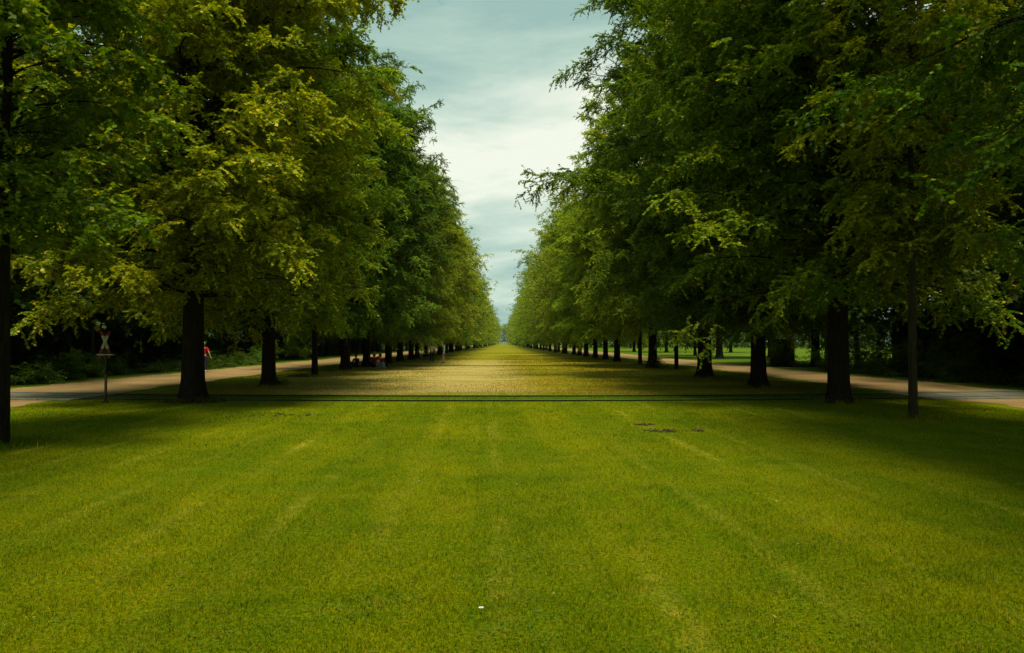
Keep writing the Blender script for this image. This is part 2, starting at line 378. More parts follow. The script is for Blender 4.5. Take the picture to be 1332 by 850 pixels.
def gen_tree(seed, H, R0, base_h, r0, nl=90, size=.088, twig_sp=.078, leaf_sp=.027, sec_sp=.22,
             bract=.1, extra=(), flare=1.0, low=False, lobe=1.0, lean=(0, 0)):
    rng = np.random.default_rng(seed)
    bark = MB()
    # trunk leader
    nseg = 16
    zt = np.concatenate([[-.15, 0, .12, .3, .6], np.linspace(1.1, H * .93, nseg)])
    wx = np.cumsum(rng.normal(0, .05, len(zt)) * np.clip((zt - 3) / 6, 0, 1)) + lean[0] * zt / H; wy = np.cumsum(rng.normal(0, .05, len(zt)) * np.clip((zt - 3) / 6, 0, 1)) + lean[1] * zt / H
    tp = np.column_stack([wx, wy, zt])
    tr = r0 * np.interp(zt, [-.15, 0, .12, .3, .6, 1.2, H * .25, H * .6, H], [1 + .75 * flare, 1 + .6 * flare, 1 + .36 * flare, 1 + .18 * flare, 1.07, 1, .80, .42, .05])
    k = 14
    a = np.arange(k) / k * 2 * math.pi
    ph = rng.uniform(0, 6, 3)
    wob = np.array([1 + (.16 * flare * math.exp(-max(z, 0) / .35) + .035) * (np.sin(4 * a + ph[0]) + .5 * np.sin(7 * a + ph[1])) for z in zt])
    bark.tube(tp, tr, k, wob=wob)
    P0 = []; DD = []; LL = []; TT = []
    dens = []
    limbs = []
    for i in range(nl):
        u = (i + rng.random()) / nl
        u = u ** .92
        az = i * 2.39996 + rng.normal(0, .35)
        reach = envelope(u, R0) * rng.uniform(.80, 1.03) * (1 + .17 * lobe * math.sin(3 * az + ph[0] + 9 * u) + .13 * lobe * math.sin(5 * az + ph[2] - 14 * u))
        limbs.append((u, az, reach, None))
    for (hh, az, reach, e) in extra:
        limbs.append((hh, az, reach, e))
    for li, (u, az, reach, ex) in enumerate(limbs):
        if ex is None:
            ht = base_h + u * (H - base_h)
            e0 = R(np.interp(u, [0, .25, .6, 1], [18, 28, 38, 64])) + rng.normal(0, .10)
            drop = R(np.interp(u, [0, .2, .6, 1], [42, 48, 42, 25])) * rng.uniform(.8, 1.2)
        else:
            ht, e0, drop = ex
        m = 9; t = np.linspace(0, 1, m)
        e = e0 - drop * t ** 1.3
        ds = np.column_stack([np.cos(e), np.sin(e)])
        cum = np.concatenate([[[0, 0]], np.cumsum((ds[1:] + ds[:-1]) / 2, axis=0)])
        cum = cum / cum[-1, 0] * reach
        azs = az + np.cumsum(rng.normal(0, .05, m))
        rise = cum[:, 1]
        # outermost foliage height is ht -> attach below it
        ha = ht - rise.max() * .8
        ha = max(ha, min(base_h + .5 + u * 2, H * .2)) if ex is None else ht
        ha = min(ha, H * .9)
        c0 = np.array([np.interp(ha, zt, tp[:, 0]), np.interp(ha, zt, tp[:, 1]), ha])
        pts = c0 + np.column_stack([np.cos(azs) * cum[:, 0], np.sin(azs) * cum[:, 0], rise])
        rl = max(.012, min(.0105 * reach + .006, r0 * .3)) * (1 - .86 * t)
        bark.tube(pts, rl, 6, cap=False)
        seglen = np.linalg.norm(np.diff(pts, axis=0), axis=1); Ltot = seglen.sum(); cl = np.concatenate([[0], np.cumsum(seglen)]) / Ltot
        ns_ = max(3, int(Ltot * .86 / sec_sp))
        ts = np.linspace(.15, 1, ns_) + rng.normal(0, .01, ns_); ts = np.clip(ts, .1, 1)
        sp = np.column_stack([np.interp(ts, cl, pts[:, c]) for c in range(3)])
        dl = np.column_stack([np.interp(ts, t, np.gradient(pts[:, c])) for c in range(3)]); dl /= np.linalg.norm(dl, axis=1)[:, None]
        side = orth(dl, np.array([0, 0, 1.])) * np.where(np.arange(ns_) % 2, 1, -1)[:, None]
        ang = rng.uniform(.55, 1.1, ns_) * (1 - .75 * (ts > .97))
        upj = rng.normal(.02, .38, ns_)
        sd = dl * np.cos(ang)[:, None] + side * np.sin(ang)[:, None] + np.array([0, 0, 1.]) * upj[:, None]
        sd /= np.linalg.norm(sd, axis=1)[:, None]
        sl = (.20 * reach * (1.0 - ts * .25) + .42) * rng.uniform(.65, 1.2, ns_)
        limb_t = rng.normal(0, .07)
        for j in range(ns_):
            s = np.array([0, .35, .7, 1.])
            droop = rng.uniform(.05, .42)
            sec = sp[j] + sd[j] * (s * sl[j])[:, None] - np.array([0, 0, 1.]) * (droop * sl[j] * s ** 2)[:, None]
            if not low:
                bark.tube(sec, max(.005, rl[int(ts[j] * (m - 1))] * .45) * (1 - .7 * s), 3, cap=False)
            nt_ = max(2, int(sl[j] / twig_sp))
            st = np.clip(np.linspace(.12, 1, nt_) + rng.normal(0, .02, nt_), 0, 1)
            tb = sp[j] + sd[j] * (st * sl[j])[:, None] - np.array([0, 0, 1.]) * (droop * sl[j] * st ** 2)[:, None]
            td0 = sd[j] - np.array([0, 0, 1.]) * (2 * droop * st)[:, None]
            td0 = td0 / np.linalg.norm(td0, axis=1)[:, None]
            tside = orth(td0, np.array([0, 0, 1.])) * np.where((np.arange(nt_) + j) % 2, 1, -1)[:, None]
            ta = rng.uniform(.4, 1.1, nt_)
            td = td0 * np.cos(ta)[:, None] + tside * np.sin(ta)[:, None] + rng.normal(0, .46, (nt_, 3)) + np.array([0, 0, -.12])
            td /= np.linalg.norm(td, axis=1)[:, None]
            tl = (.20 + .26 * (1 - st * .5)) * rng.uniform(.7, 1.3, nt_) * (1.0 if sl[j] > .6 else .8)
            P0.append(tb); DD.append(td); LL.append(tl); TT.append(np.full(nt_, limb_t + rng.normal(0, .05)))
            npf = 3 if low else 7                                    # rounded puff of twigs at the spray's end
            sf = rng.uniform(.5, 1.0, npf)
            pb = sp[j] + sd[j] * (sf * sl[j])[:, None] - np.array([0, 0, 1.]) * (droop * sl[j] * sf ** 2)[:, None]
            pd = rng.normal(0, 1, (npf, 3)) + np.array([0, 0, -.25]) + sd[j] * .5
            pd /= np.linalg.norm(pd, axis=1)[:, None]
            P0.append(pb); DD.append(pd); LL.append(rng.uniform(.24, .46, npf)); TT.append(np.full(npf, limb_t + .03))
    P0 = np.concatenate(P0); DD = np.concatenate(DD); LL = np.concatenate(LL); TT = np.concatenate(TT)
    fld = np.zeros(len(P0))
    for q_ in range(9):
        kv = rng.normal(0, 1, 3); kv *= rng.uniform(3.0, 7.5) / np.linalg.norm(kv)
        fld += np.sin(P0 @ kv + rng.uniform(0, 6.28))
    crs = np.zeros(len(P0))
    for q_ in range(8):
        kv = rng.normal(0, 1, 3) * np.array([1, 1, 1.5]); kv *= rng.uniform(1.3, 3.2) / np.linalg.norm(kv)
        crs += np.sin(P0 @ kv + rng.uniform(0, 6.28))
    keep = .6 * fld + 1.5 * lobe * crs + rng.normal(0, .6, len(P0)) > -1.35
    P0, DD, LL, TT, fld = P0[keep], DD[keep], LL[keep], TT[keep], fld[keep]
    TT = TT + .035 * fld + .03 * crs[keep]
    nlv = np.maximum(2, (LL / leaf_sp).astype(int))
    idx = np.repeat(np.arange(len(P0)), nlv)
    kk = np.concatenate([np.arange(c) for c in nlv]); fr = (kk + .6) / nlv[idx]
    base = P0[idx] + DD[idx] * (LL[idx] * fr)[:, None] - np.array([0, 0, 1.]) * (.25 * LL[idx] * fr ** 2)[:, None]
    sgn = np.where(kk % 2, 1, -1)[:, None]
    sd = orth(DD[idx], np.array([0, 0, 1.])) * sgn
    n = len(idx)
    ld = DD[idx] * .6 + sd * .8 + np.array([0, 0, -.36]) + rng.normal(0, .34, (n, 3))
    v, f, tt = make_leaves(base, ld, np.ones(n), rng, size, .42, .20 + TT[idx], bract=bract)
    crown = np_mesh('crown', v, [f], {'tint': tt})

    return bark.mesh('trunk', smooth=True), crown

def tree_proto(name, leaf, bark, *a, **k):
    bm_, cm = gen_tree(*a, **k)
    bm_.materials.append(bark); cm.materials.append(leaf)
    return (bm_, cm)

def place_tree(name, proto, x, y, rz=0., s=1., label=None, cat='tree', group=None, leaf=None, sz=None, z=0):
    e = empty(name, (x, y, z), rz, label, cat, group)
    e.scale = (s, s, sz or s)
    t = bpy.data.objects.new('trunk', proto[0]); link(t, e)
    c = bpy.data.objects.new('crown', proto[1]); link(c, e)
    if leaf is not None:
        c.material_slots[0].link = 'OBJECT'; c.material_slots[0].material = leaf
    return e

P = {}
P['a'] = tree_proto('a', M['leaf_yellow'], M['bark'], 11, 19.5, 4.7, 2.3, .28, nl=175, bract=.13)
P['b'] = tree_proto('b', M['leaf'], M['bark'], 23, 18, 4.1, 2.0, .25, nl=180, bract=.09)
P['c'] = tree_proto('c', M['leaf'], M['bark'], 37, 18.0, 4.6, 2.1, .27, nl=170, bract=.05)
P['d'] = tree_proto('d', M['leaf_yellow'], M['bark'], 41, 21, 4.5, 2.0, .24, nl=175, bract=.10)
# large crown with a long bough reaching over the lawn (the bough points to -x once placed with rz=0)
P['big'] = tree_proto('big', M['leaf'], M['bark'], 53, 20.5, 5.2, 2.1, .31, nl=215, bract=.05,
                      extra=((.45, math.pi + .08, 8.1, (7.6, R(32), R(42))), (.45, math.pi + .16, 6.9, (6.8, R(34), R(48))), (.7, math.pi - .05, 6.0, (12.5, R(34), R(30)))))
# tree at the right edge whose low boughs come into the picture
P['low'] = tree_proto('low', M['leaf'], M['bark'], 67, 20, 4.4, 3.4, .30, nl=130, bract=.08, size=.075,
                      extra=((.1, math.pi + .30, 4.0, (4.4, R(16), R(46))), (.1, math.pi + .75, 4.1, (3.0, R(6), R(40))), (.2, math.pi - .1, 3.9, (5.4, R(20), R(42)))))
P['young'] = tree_proto('young', M['leaf'], M['bark'], 71, 12.5, 2.5, 3.4, .125, nl=80, bract=.08, flare=.35)
P['young2'] = tree_proto('young2', M['leaf_yellow'], M['bark_pale'], 83, 13.5, 1.9, 3.4, .095, nl=64, bract=.08, flare=.5)
P['far_a'] = tree_proto('fa', M['leaf'], M['bark'], 91, 20, 4.9, 1.5, .26, nl=135, size=.21, twig_sp=.18, leaf_sp=.10, sec_sp=.36, low=True, bract=.08, lobe=1.7)
P['far_b'] = tree_proto('fb', M['leaf_yellow'], M['bark'], 97, 21.5, 4.6, 1.6, .26, nl=135, size=.21, twig_sp=.18, leaf_sp=.10, sec_sp=.36, low=True, bract=.1, lobe=1.7)
P['far_c'] = tree_proto('fc', M['leaf'], M['bark'], 103, 18.5, 5.0, 1.4, .26, nl=135, size=.21, twig_sp=.18, leaf_sp=.10, sec_sp=.36, low=True, bract=.05, lobe=1.7)
P['far_d'] = tree_proto('fd', M['leaf'], M['bark'], 107, 22.5, 4.3, 1.8, .24, nl=125, size=.21, twig_sp=.18, leaf_sp=.10, sec_sp=.36, low=True, bract=.05, lobe=1.7)
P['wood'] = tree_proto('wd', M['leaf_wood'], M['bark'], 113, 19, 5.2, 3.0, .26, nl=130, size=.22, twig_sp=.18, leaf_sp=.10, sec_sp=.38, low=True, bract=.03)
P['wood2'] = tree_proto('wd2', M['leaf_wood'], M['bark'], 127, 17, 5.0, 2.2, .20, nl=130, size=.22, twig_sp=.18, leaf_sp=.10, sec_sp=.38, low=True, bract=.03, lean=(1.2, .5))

GL = 'lime trees of the left avenue row'
GR = 'lime trees of the right avenue row'
left = [
 ('a', -10.6, 4.0, 1.0, 'tall lime tree whose yellowish crown fills the upper left corner, trunk outside the frame', None),
 ('d', -9.8, -4.2, 1.0, 'unseen lime tree continuing the left row behind the camera, added for its shade', None),  # out of view, added so its shadow darkens the lower left lawn
 ('young', -8.35, 12.9, 1.0, 'slim dark trunked lime tree at the left edge, nearest trunk to the camera', None),
 ('a', -9.0, 22.4, 1.05, 'thick dark lime tree with yellowish flowering crown just right of the cross sign', None),
 ('b', -9.1, 29.9, 1.0, 'full green lime tree, first behind the rails on the left', None),
 ('young', -9.45, 38.6, 1.15, 'thin lime trunk with leaf litter heap at its foot, left row behind the rails', None),
 ('c', -9.65, 47., 1.0, 'dark green lime tree with leaning trunk just before the seated picnickers', 'leaf_dark'),
 ('d', -9.5, 53.5, 1.02, 'dark crowned lime tree whose trunk the seated picnickers lean around', 'leaf_dark'),
 ('b', -9.1, 61., 1.0, 'lime tree directly right of the picnickers, trunk dark and straight', 'leaf_dark'),
 ('c', -9.15, 68., .98, 'second lime tree right of the picnickers, weeds round its foot', 'leaf'),
 ('a', -9.0, 75., .95, 'third lime tree right of the picnickers, slim trunk', 'leaf'),
 ('d', -9.3, 83., .98, 'lime tree just left of the standing couple, trunk on a brown mound', 'leaf_yellow'),
 ('b', -9.2, 91., 1.0, 'lime tree behind the man in the beige shirt', 'leaf_yellow'),
 ('a', -9.2, 99.5, .97, 'yellowish lime tree behind and between the standing couple', 'leaf_yellow'),
 ('c', -9.0, 108., 1.0, 'bright crowned lime tree just right of the standing couple', 'leaf_yellow'),
]
rnd = random.Random(5)
for (k, x, y, s, lab, lf) in left:
    place_tree('lime_tree', P[k], x, y, (rnd.uniform(0, 6.28) + (2.2 if y == 22.4 else 0)), s, lab, 'tree', GL, M[lf] if lf else None)
right = [
 ('c', 10.1, 1.6, 2.5, 1.0, 'unseen lime tree beside the camera on the right, added to shade the hanging boughs', None),  # never in view; row continued here to shade the low boughs ahead
 ('d', 10.0, -6.4, 1.5, 1.0, 'unseen lime tree continuing the right row behind the camera, added for its shade', None),  # out of view, added to cast shade on the lower right foreground
 ('low', 9.7, 9.6, 0, 1.0, 'lime tree at the right edge, only its long hanging boughs reach into the picture', 'leaf_dark'),
 ('young2', 9.2, 17.2, 1., 1.0, 'very thin pale trunked young lime tree, nearest on the right', None),
 ('a', 9.45, 21.6, 3.6, 1.05, 'thick forked lime tree with bright yellow green left side, before the rails on the right', 'leaf'),
 ('c', 9.6, 28.9, 2.2, 1.0, 'dark straight lime tree, first behind the rails on the right', 'leaf_dark'),
 ('big', 9.75, 37.2, 0, 1.0, 'broadest lime tree on the right with long boughs reaching over the lawn', None),
 ('young', 10.7, 47.5, 1.2, 1.0, 'thin lime trunk between two thick trunks in the right row', None),
 ('b', 10.0, 51.5, 4.0, 1.12, 'stoutest lime trunk on the right, green shoots round its foot', 'leaf'),
 ('young', 10.4, 58.5, 5.0, 1.1, 'thin lime trunk just left of the stout one with shoots', None),
 ('c', 9.9, 67., .4, 1.0, 'slim olive lime trunk left of the thin one in the right row', 'leaf'),
 ('d', 10.1, 76., 2.6, .98, 'lime tree with wide root flare on a brown mound in the right row', 'leaf'),
 ('b', 10.1, 84.5, 5.2, .96, 'lime tree just left of the one with the wide root flare', 'leaf'),
 ('a', 10.0, 93., 1.7, .96, 'second lime tree left of the one with the wide root flare', 'leaf'),
 ('c', 10.0, 101., 3.3, .98, 'third lime tree left of the one with the wide root flare', 'leaf_yellow'),
 ('d', 10.0, 109., .9, .98, 'fourth lime tree left of the one with the wide root flare', 'leaf'),
]
for (k, x, y, rz, s, lab, lf) in right:
    place_tree('lime_tree', P[k], x, y, rz, s, lab, 'tree', GR, M[lf] if lf else None)
for side, grp in ((-1, GL), (1, GR)):
    y = 116.5
    i = 0
    while y < 885:
        p = P[('far_a', 'far_b', 'far_c', 'far_d')[rnd.randrange(4)]]
        lf = M[rnd.choice(['leaf', 'leaf_yellow', 'leaf', 'leaf_yellow', 'leaf_dark'])]
        x = side * (9.6 if y < 400 else 9.1) + rnd.uniform(-.7, .7)
        word = 'left' if side < 0 else 'right'
        place_tree('lime_tree', p, x, y, rnd.uniform(0, 6.28), rnd.uniform(.82, 1.12),
                   'distant lime tree in the %s row receding to the vanishing point' % word, 'tree', 'distant lime trees of the %s row' % word, lf)
        y += (8.2 if y < 330 else 15) + rnd.uniform(-.7, .7)
for i in range(7):
    place_tree('park_tree', P[('far_a', 'far_c')[i % 2]], -15 + i * 5 + rnd.uniform(-1, 1), 940 + rnd.uniform(-6, 6), rnd.uniform(0, 6), rnd.uniform(1.2, 1.4),
               'far green tree closing the end of the avenue', 'tree', 'trees closing the end of the avenue')

# park trees right of the right path, on the open lawn
park = [
 (22.8, 81, 1.25, 'wood', 'large leaning park tree on the lawn right of the path, behind the broad lime'),
 (25.0, 100, .9, 'wood2', 'dark park tree left of the large leaning one on the far lawn'),
 (38.8, 131, 1.0, 'far_c', 'upright park tree right of the large leaning one on the far lawn'),
 (27.8, 131, .95, 'far_a', 'small looking park tree seen between thin and stout lime trunks'),
 (23.8, 140, .95, 'far_c', 'leftmost park tree standing on the sunlit far lawn'),
 (34.0, 152, .9, 'far_a', 'pale trunked park tree farthest back on the sunlit lawn'),
 (29.6, 85, 1.0, 'wood', 'park tree on the lawn just left of the dark hut'),
 (19.9, 56.5, .95, 'wood2', 'dark park tree at the left side of the hut'),
 (22.2, 54.5, 1.05, 'wood', 'dark park tree at the right side of the hut'),
 (25.4, 60, 1.0, 'wood2', 'leaning dark park tree right of and behind the hut'),
]
for (x, y, s, k, lab) in park:
    place_tree('park_tree', P[k], x, y, rnd.uniform(0, 6.28), s, lab, 'tree', 'park trees beyond the right path')
for i in range(15):
    place_tree('park_tree', P[('far_a', 'far_c')[i % 2]], 22 + i * 7 + rnd.uniform(-2, 2), 236 + rnd.uniform(-10, 10), rnd.uniform(0, 6), rnd.uniform(.9, 1.15),
               'tree in the dark edge of wood closing the far right lawn', 'tree', 'trees closing the far right lawn', M['leaf_dark'])
# woodland
wr = random.Random(77)
y = 15
while y < 190:
    for x0 in (-24.0, -29.5, -36):
        if x0 < -30 and y > 110: continue
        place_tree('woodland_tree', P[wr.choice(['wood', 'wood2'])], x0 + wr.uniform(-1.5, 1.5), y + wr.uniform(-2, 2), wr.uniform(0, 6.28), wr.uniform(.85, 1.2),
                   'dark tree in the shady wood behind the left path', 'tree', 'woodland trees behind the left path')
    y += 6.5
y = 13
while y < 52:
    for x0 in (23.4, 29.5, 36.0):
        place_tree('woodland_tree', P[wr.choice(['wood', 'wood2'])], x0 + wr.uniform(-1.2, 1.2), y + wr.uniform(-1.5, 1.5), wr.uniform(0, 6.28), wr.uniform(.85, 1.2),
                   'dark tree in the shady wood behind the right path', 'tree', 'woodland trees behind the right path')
    y += 6.2

# a deep wood mass further back on both sides
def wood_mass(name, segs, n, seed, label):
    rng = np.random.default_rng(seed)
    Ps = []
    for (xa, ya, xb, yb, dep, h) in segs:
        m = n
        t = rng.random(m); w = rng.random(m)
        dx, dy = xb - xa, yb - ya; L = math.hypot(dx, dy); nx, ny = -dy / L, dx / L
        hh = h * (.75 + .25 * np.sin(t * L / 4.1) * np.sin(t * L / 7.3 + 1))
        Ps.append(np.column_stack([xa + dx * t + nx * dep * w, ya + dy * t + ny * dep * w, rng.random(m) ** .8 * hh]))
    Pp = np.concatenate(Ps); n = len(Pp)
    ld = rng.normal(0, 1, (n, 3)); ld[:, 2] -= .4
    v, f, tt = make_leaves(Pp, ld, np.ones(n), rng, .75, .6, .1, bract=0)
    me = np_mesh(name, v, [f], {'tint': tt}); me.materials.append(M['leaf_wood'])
    o = bpy.data.objects.new(name, me); link(o); tag(o, label, 'woodland', kind='stuff')
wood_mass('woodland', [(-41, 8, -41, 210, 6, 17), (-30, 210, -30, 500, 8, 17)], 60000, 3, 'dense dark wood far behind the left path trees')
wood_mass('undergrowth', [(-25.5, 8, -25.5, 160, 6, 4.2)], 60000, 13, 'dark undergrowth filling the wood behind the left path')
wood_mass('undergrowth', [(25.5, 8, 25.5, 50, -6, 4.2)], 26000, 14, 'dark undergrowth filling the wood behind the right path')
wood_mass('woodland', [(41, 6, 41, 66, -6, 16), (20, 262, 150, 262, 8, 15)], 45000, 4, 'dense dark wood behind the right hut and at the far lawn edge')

# ------------------------------------------------------------------ shrubs
def shrub_mesh(seed, w, h, n_stem=26, size=.075, feather=False):
    rng = np.random.default_rng(seed); bark = MB(); P0 = []; DD = []; LL = []; TT = []
    for i in range(n_stem):
        az = rng.uniform(0, 6.28); e = rng.uniform(.35, 1.45); L = h * rng.uniform(.7, 1.1) * (.75 + .25 * math.sin(e))
        t = np.linspace(0, 1, 7)
        r = L * np.cos(e) * (w / h) * t ** .9
        z = L * (np.sin(e) * t - .28 * math.cos(e) * t ** 2.4)
        b0 = rng.normal(0, .12 * w, 2)
        pts = np.column_stack([b0[0] + np.cos(az) * r, b0[1] + np.sin(az) * r, np.maximum(z, .03)])
        bark.tube(pts, .016 * (1 - .8 * t), 4, cap=False)
        m = int(L / .045)
        s = rng.uniform(.08, 1, m)
        p = np.column_stack([np.interp(s, t, pts[:, c]) for c in range(3)])
        d = rng.normal(0, 1, (m, 3)); d[:, 2] = d[:, 2] * .35 + .05
        d += np.array([math.cos(az), math.sin(az), 0]) * .6
        d /= np.linalg.norm(d, axis=1)[:, None]
        P0.append(p); DD.append(d); LL.append(rng.uniform(.14, .5, m) * (.5 + .25 * w)); TT.append(np.full(m, rng.normal(0, .08)))
    P0 = np.concatenate(P0); DD = np.concatenate(DD); LL = np.concatenate(LL); TT = np.concatenate(TT)
    nlv = np.maximum(3, (LL / .045).astype(int)); idx = np.repeat(np.arange(len(P0)), nlv)
    kk = np.concatenate([np.arange(c) for c in nlv]); fr = (kk + .5) / nlv[idx]
    p = P0[idx] + DD[idx] * (LL[idx] * fr)[:, None] - np.array([0, 0, .3]) * (LL[idx] * fr ** 2)[:, None]
    p[:, 2] = np.maximum(p[:, 2], .02)
    sd = orth(DD[idx], np.array([0, 0, 1.])) * np.where(kk % 2, 1, -1)[:, None]
    ld = DD[idx] * .7 + sd * .7 + rng.normal(0, .3, (len(idx), 3))
    v, f, tt = make_leaves(p, ld, np.ones(len(idx)), rng, size, .45, .2 + TT[idx], bract=.02)
    st = bark.mesh('stems', True); st.materials.append(M['bark'])
    fo = np_mesh('foliage', v, [f], {'tint': tt}); fo.materials.append(M['leaf_shrub'])
    return st, fo
SH = [shrub_mesh(201, 1.5, 1.5), shrub_mesh(202, 1.9, 2.6, 34), shrub_mesh(203, 2.2, 1.2, 30)]
def place_shrub(k, x, y, s, label, group, rz=None, sz=None):
    e = empty('shrub', (x, y, 0), wr.uniform(0, 6.28) if rz is None else rz, label, 'shrub', group)
    e.scale = (s, s, sz or s)
    for nm, me in zip(('stems', 'foliage'), SH[k]):
        link(bpy.data.objects.new(nm, me), e)
GS = 'shrubs along the wood behind the left path'
for i in range(16):
    place_shrub(wr.choice([0, 2, 2]), -20.2 + wr.uniform(-.5, .5), 20.5 + i * 2.9 + wr.uniform(-.5, .5), wr.uniform(.6, 1.05),
                'low dark leafy shrub at the wood edge behind the left path', GS)
place_shrub(1, -20.3, 76, 1.1, 'sunlit green shrub behind the left path, seen left of the leaning trunk', GS)
place_shrub(1, -20.8, 68, .9, 'shrub beside the sunlit one, partly hidden by the leaning lime trunk', GS)
RS = [(1, 19.6, 45.5, 1.0, 'leftmost feathery shrub beside the right path, paler than its neighbours'),
      (1, 20.6, 42.0, 1.25, 'tall drooping shrub seen just right of the thick forked lime trunk'),
      (0, 19.7, 39.0, 1.2, 'low rounded dark shrub in the middle of the right shrub group'),
      (1, 21.6, 37.0, 1.15, 'tall dark shrub at the back of the right shrub group'),
      (2, 20.3, 33.5, 1.1, 'wide low shrub just left of the thin pale trunk'),
      (2, 21.2, 28.5, 1.1, 'wide low shrub in deep shade right of the thin pale trunk'),
      (1, 19.6, 54.3, .75, 'dark bush standing close before the hut'),
      (2, 20.5, 54.8, .95, 'low bush at the foot of the hut')]
for (k, x, y, s, lab) in RS:
    place_shrub(k, x, y, s, lab, 'shrubs along the right path')

# ------------------------------------------------------------------ ground, paths, rails
def grid_plane(name, xs, ys, z, mat, fn=None):
    xs = np.asarray(xs, float); ys = np.asarray(ys, float)
    X, Y = np.meshgrid(xs, ys); Z = np.full_like(X, z)
    if fn is not None: X, Y, Z = fn(X, Y, Z)
    v = np.column_stack([X.ravel(), Y.ravel(), Z.ravel()]); nx = len(xs)
    i = np.arange(len(ys) - 1)[:, None] * nx + np.arange(nx - 1)[None]
    q = np.stack([i, i + 1, i + nx + 1, i + nx], -1).reshape(-1, 4)
    me = np_mesh(name, v, [q], smooth=True); me.materials.append(mat)
    o = bpy.data.objects.new(name, me); link(o); return o
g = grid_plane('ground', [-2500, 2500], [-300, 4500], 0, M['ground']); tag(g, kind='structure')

def edge_noise(y, ph): return .16 * np.sin(y * .9 + ph) + .10 * np.sin(y * 2.3 + ph * 2) + .05 * np.sin(y * 5.1 + ph)
def path_strip(name, xa, xb, ph):
    ys = np.concatenate([np.arange(-10, 120, .25), np.arange(120, 900, 4)])
    def fn(X, Y, Z):
        t = (X - xa) / (xb - xa)
        X = X + (1 - t) * edge_noise(Y, ph) + t * edge_noise(Y, ph + 2)
        return X, Y, Z
    o = grid_plane(name, np.linspace(xa, xb, 5), ys, .006, M['path'], fn); tag(o, kind='structure')
path_strip('path', -18.2, -13.1, .4)
path_strip('path', 13.4, 18.1, 1.7)

def rail_curve(x): return RAIL_K * np.asarray(x, float) ** 2
tr = empty('railway_track', (0, 0, 0), 0, 'pair of low narrow steel rails crossing the whole lawn', 'railway track')
xs = np.linspace(-30, 30, 121)
for y0 in (RAIL_Y0, RAIL_Y1):
    body = MB(); head = MB()
    for prof, mb, in (([(-.035, -.02), (.035, -.02), (.012, 0), (.012, .028), (.028, .036), (-.028, .036), (-.012, .028), (-.012, 0)], body),
                      ([(-.029, .0365), (.029, .0365), (.027, .050), (-.027, .050)], head)):
        n = len(prof); V = []
        for x in xs:
            yb = y0 + rail_curve(x)
            V += [[x, yb + p[0], p[1]] for p in prof]
        i = np.arange(len(xs) - 1)[:, None] * n; j = np.arange(n)[None]; j2 = (j + 1) % n
        q = np.stack([i + j, i + j2, i + n + j2, i + n + j], -1).reshape(-1, 4)
        mb.add(np.array(V), q)
    r_ = body.build('rail', M['rust'], tr); h_ = head.build('rail_head', M['steel'], r_)
# concrete crossing panels on both paths
for sx, word in ((-1, 'left'), (1, 'right')):
    mb = MB()
    x0, x1 = (-18.0, -12.6) if sx < 0 else (12.7, 18.0)
    nx_ = 5
    for i in range(nx_):
        xa = x0 + (x1 - x0) * i / nx_ + .02; xb = x0 + (x1 - x0) * (i + 1) / nx_ - .02
        for (ya, yb) in ((RAIL_Y0 - .62, RAIL_Y0 - .07), (RAIL_Y0 + .07, RAIL_Y0 + .93), (RAIL_Y0 + .97, RAIL_Y1 - .07), (RAIL_Y1 + .07, RAIL_Y1 + .62)):
            xm = (xa + xb) / 2; c = float(rail_curve(xm))
            mb.box((xm, (ya + yb) / 2 + c, .018), (xb - xa, yb - ya, .044), Matrix.Rotation(math.atan(2 * RAIL_K * xm), 3, 'Z'))
    o = mb.build('level_crossing', M['concrete'], bevel=.006)
    tag(o, 'grey concrete slabs carrying the %s path over the rails' % word, 'level crossing')

# soil scrapes
def soil(name, cx, cy, w, d, seed, label, cnt=46):
    rng = np.random.default_rng(seed); mb = MB()
    for i in range(cnt):
        c0 = [-.42, -.2, -.02, .05, .38][i % 5]; x = cx + w * c0 + rng.normal(0, .07) * w; y = cy + rng.normal(0, d * .6); r = rng.uniform(.008, .03) * (1 if rng.random() < .85 else 2.1)
        k = 9; m = 4; V = []; a = np.arange(k) / k * 6.283
        for j in range(m):
            f = j / (m - 1); rr = r * math.cos(f * 1.45) * (1 + .25 * rng.normal(0, 1, k).clip(-1, 1))
            V.append(np.column_stack([x + np.cos(a) * rr * 1.5, y + np.sin(a) * rr, np.full(k, .0 + r * .75 * math.sin(f * 1.45)) + rng.normal(0, .004, k)]))
        V = np.concatenate(V); ii = np.arange(m - 1)[:, None] * k; jj = np.arange(k)[None]
        q = np.stack([ii + jj, ii + (jj + 1) % k, ii + k + (jj + 1) % k, ii + k + jj], -1).reshape(-1, 4)
        o_ = (m - 1) * k
        mb.add(V, q, [[o_, o_ + b, o_ + b + 1] for b in range(1, k - 1)])
    o = mb.build(name, M['soil'], smooth=True); tag(o, label, 'soil', kind='stuff')
soil('bare_soil', 3.22, 14.75, 1.15, .2, 1, 'dark crumbs of upturned soil on the lawn at right')
soil('bare_soil', 2.9, 15.9, .35, .12, 5, 'small dark speck of upturned soil behind the larger right one')
soil('bare_soil', -5.2, 18.0, 1.4, .55, 2, 'dark scraped soil patch on the lawn at left', 30)

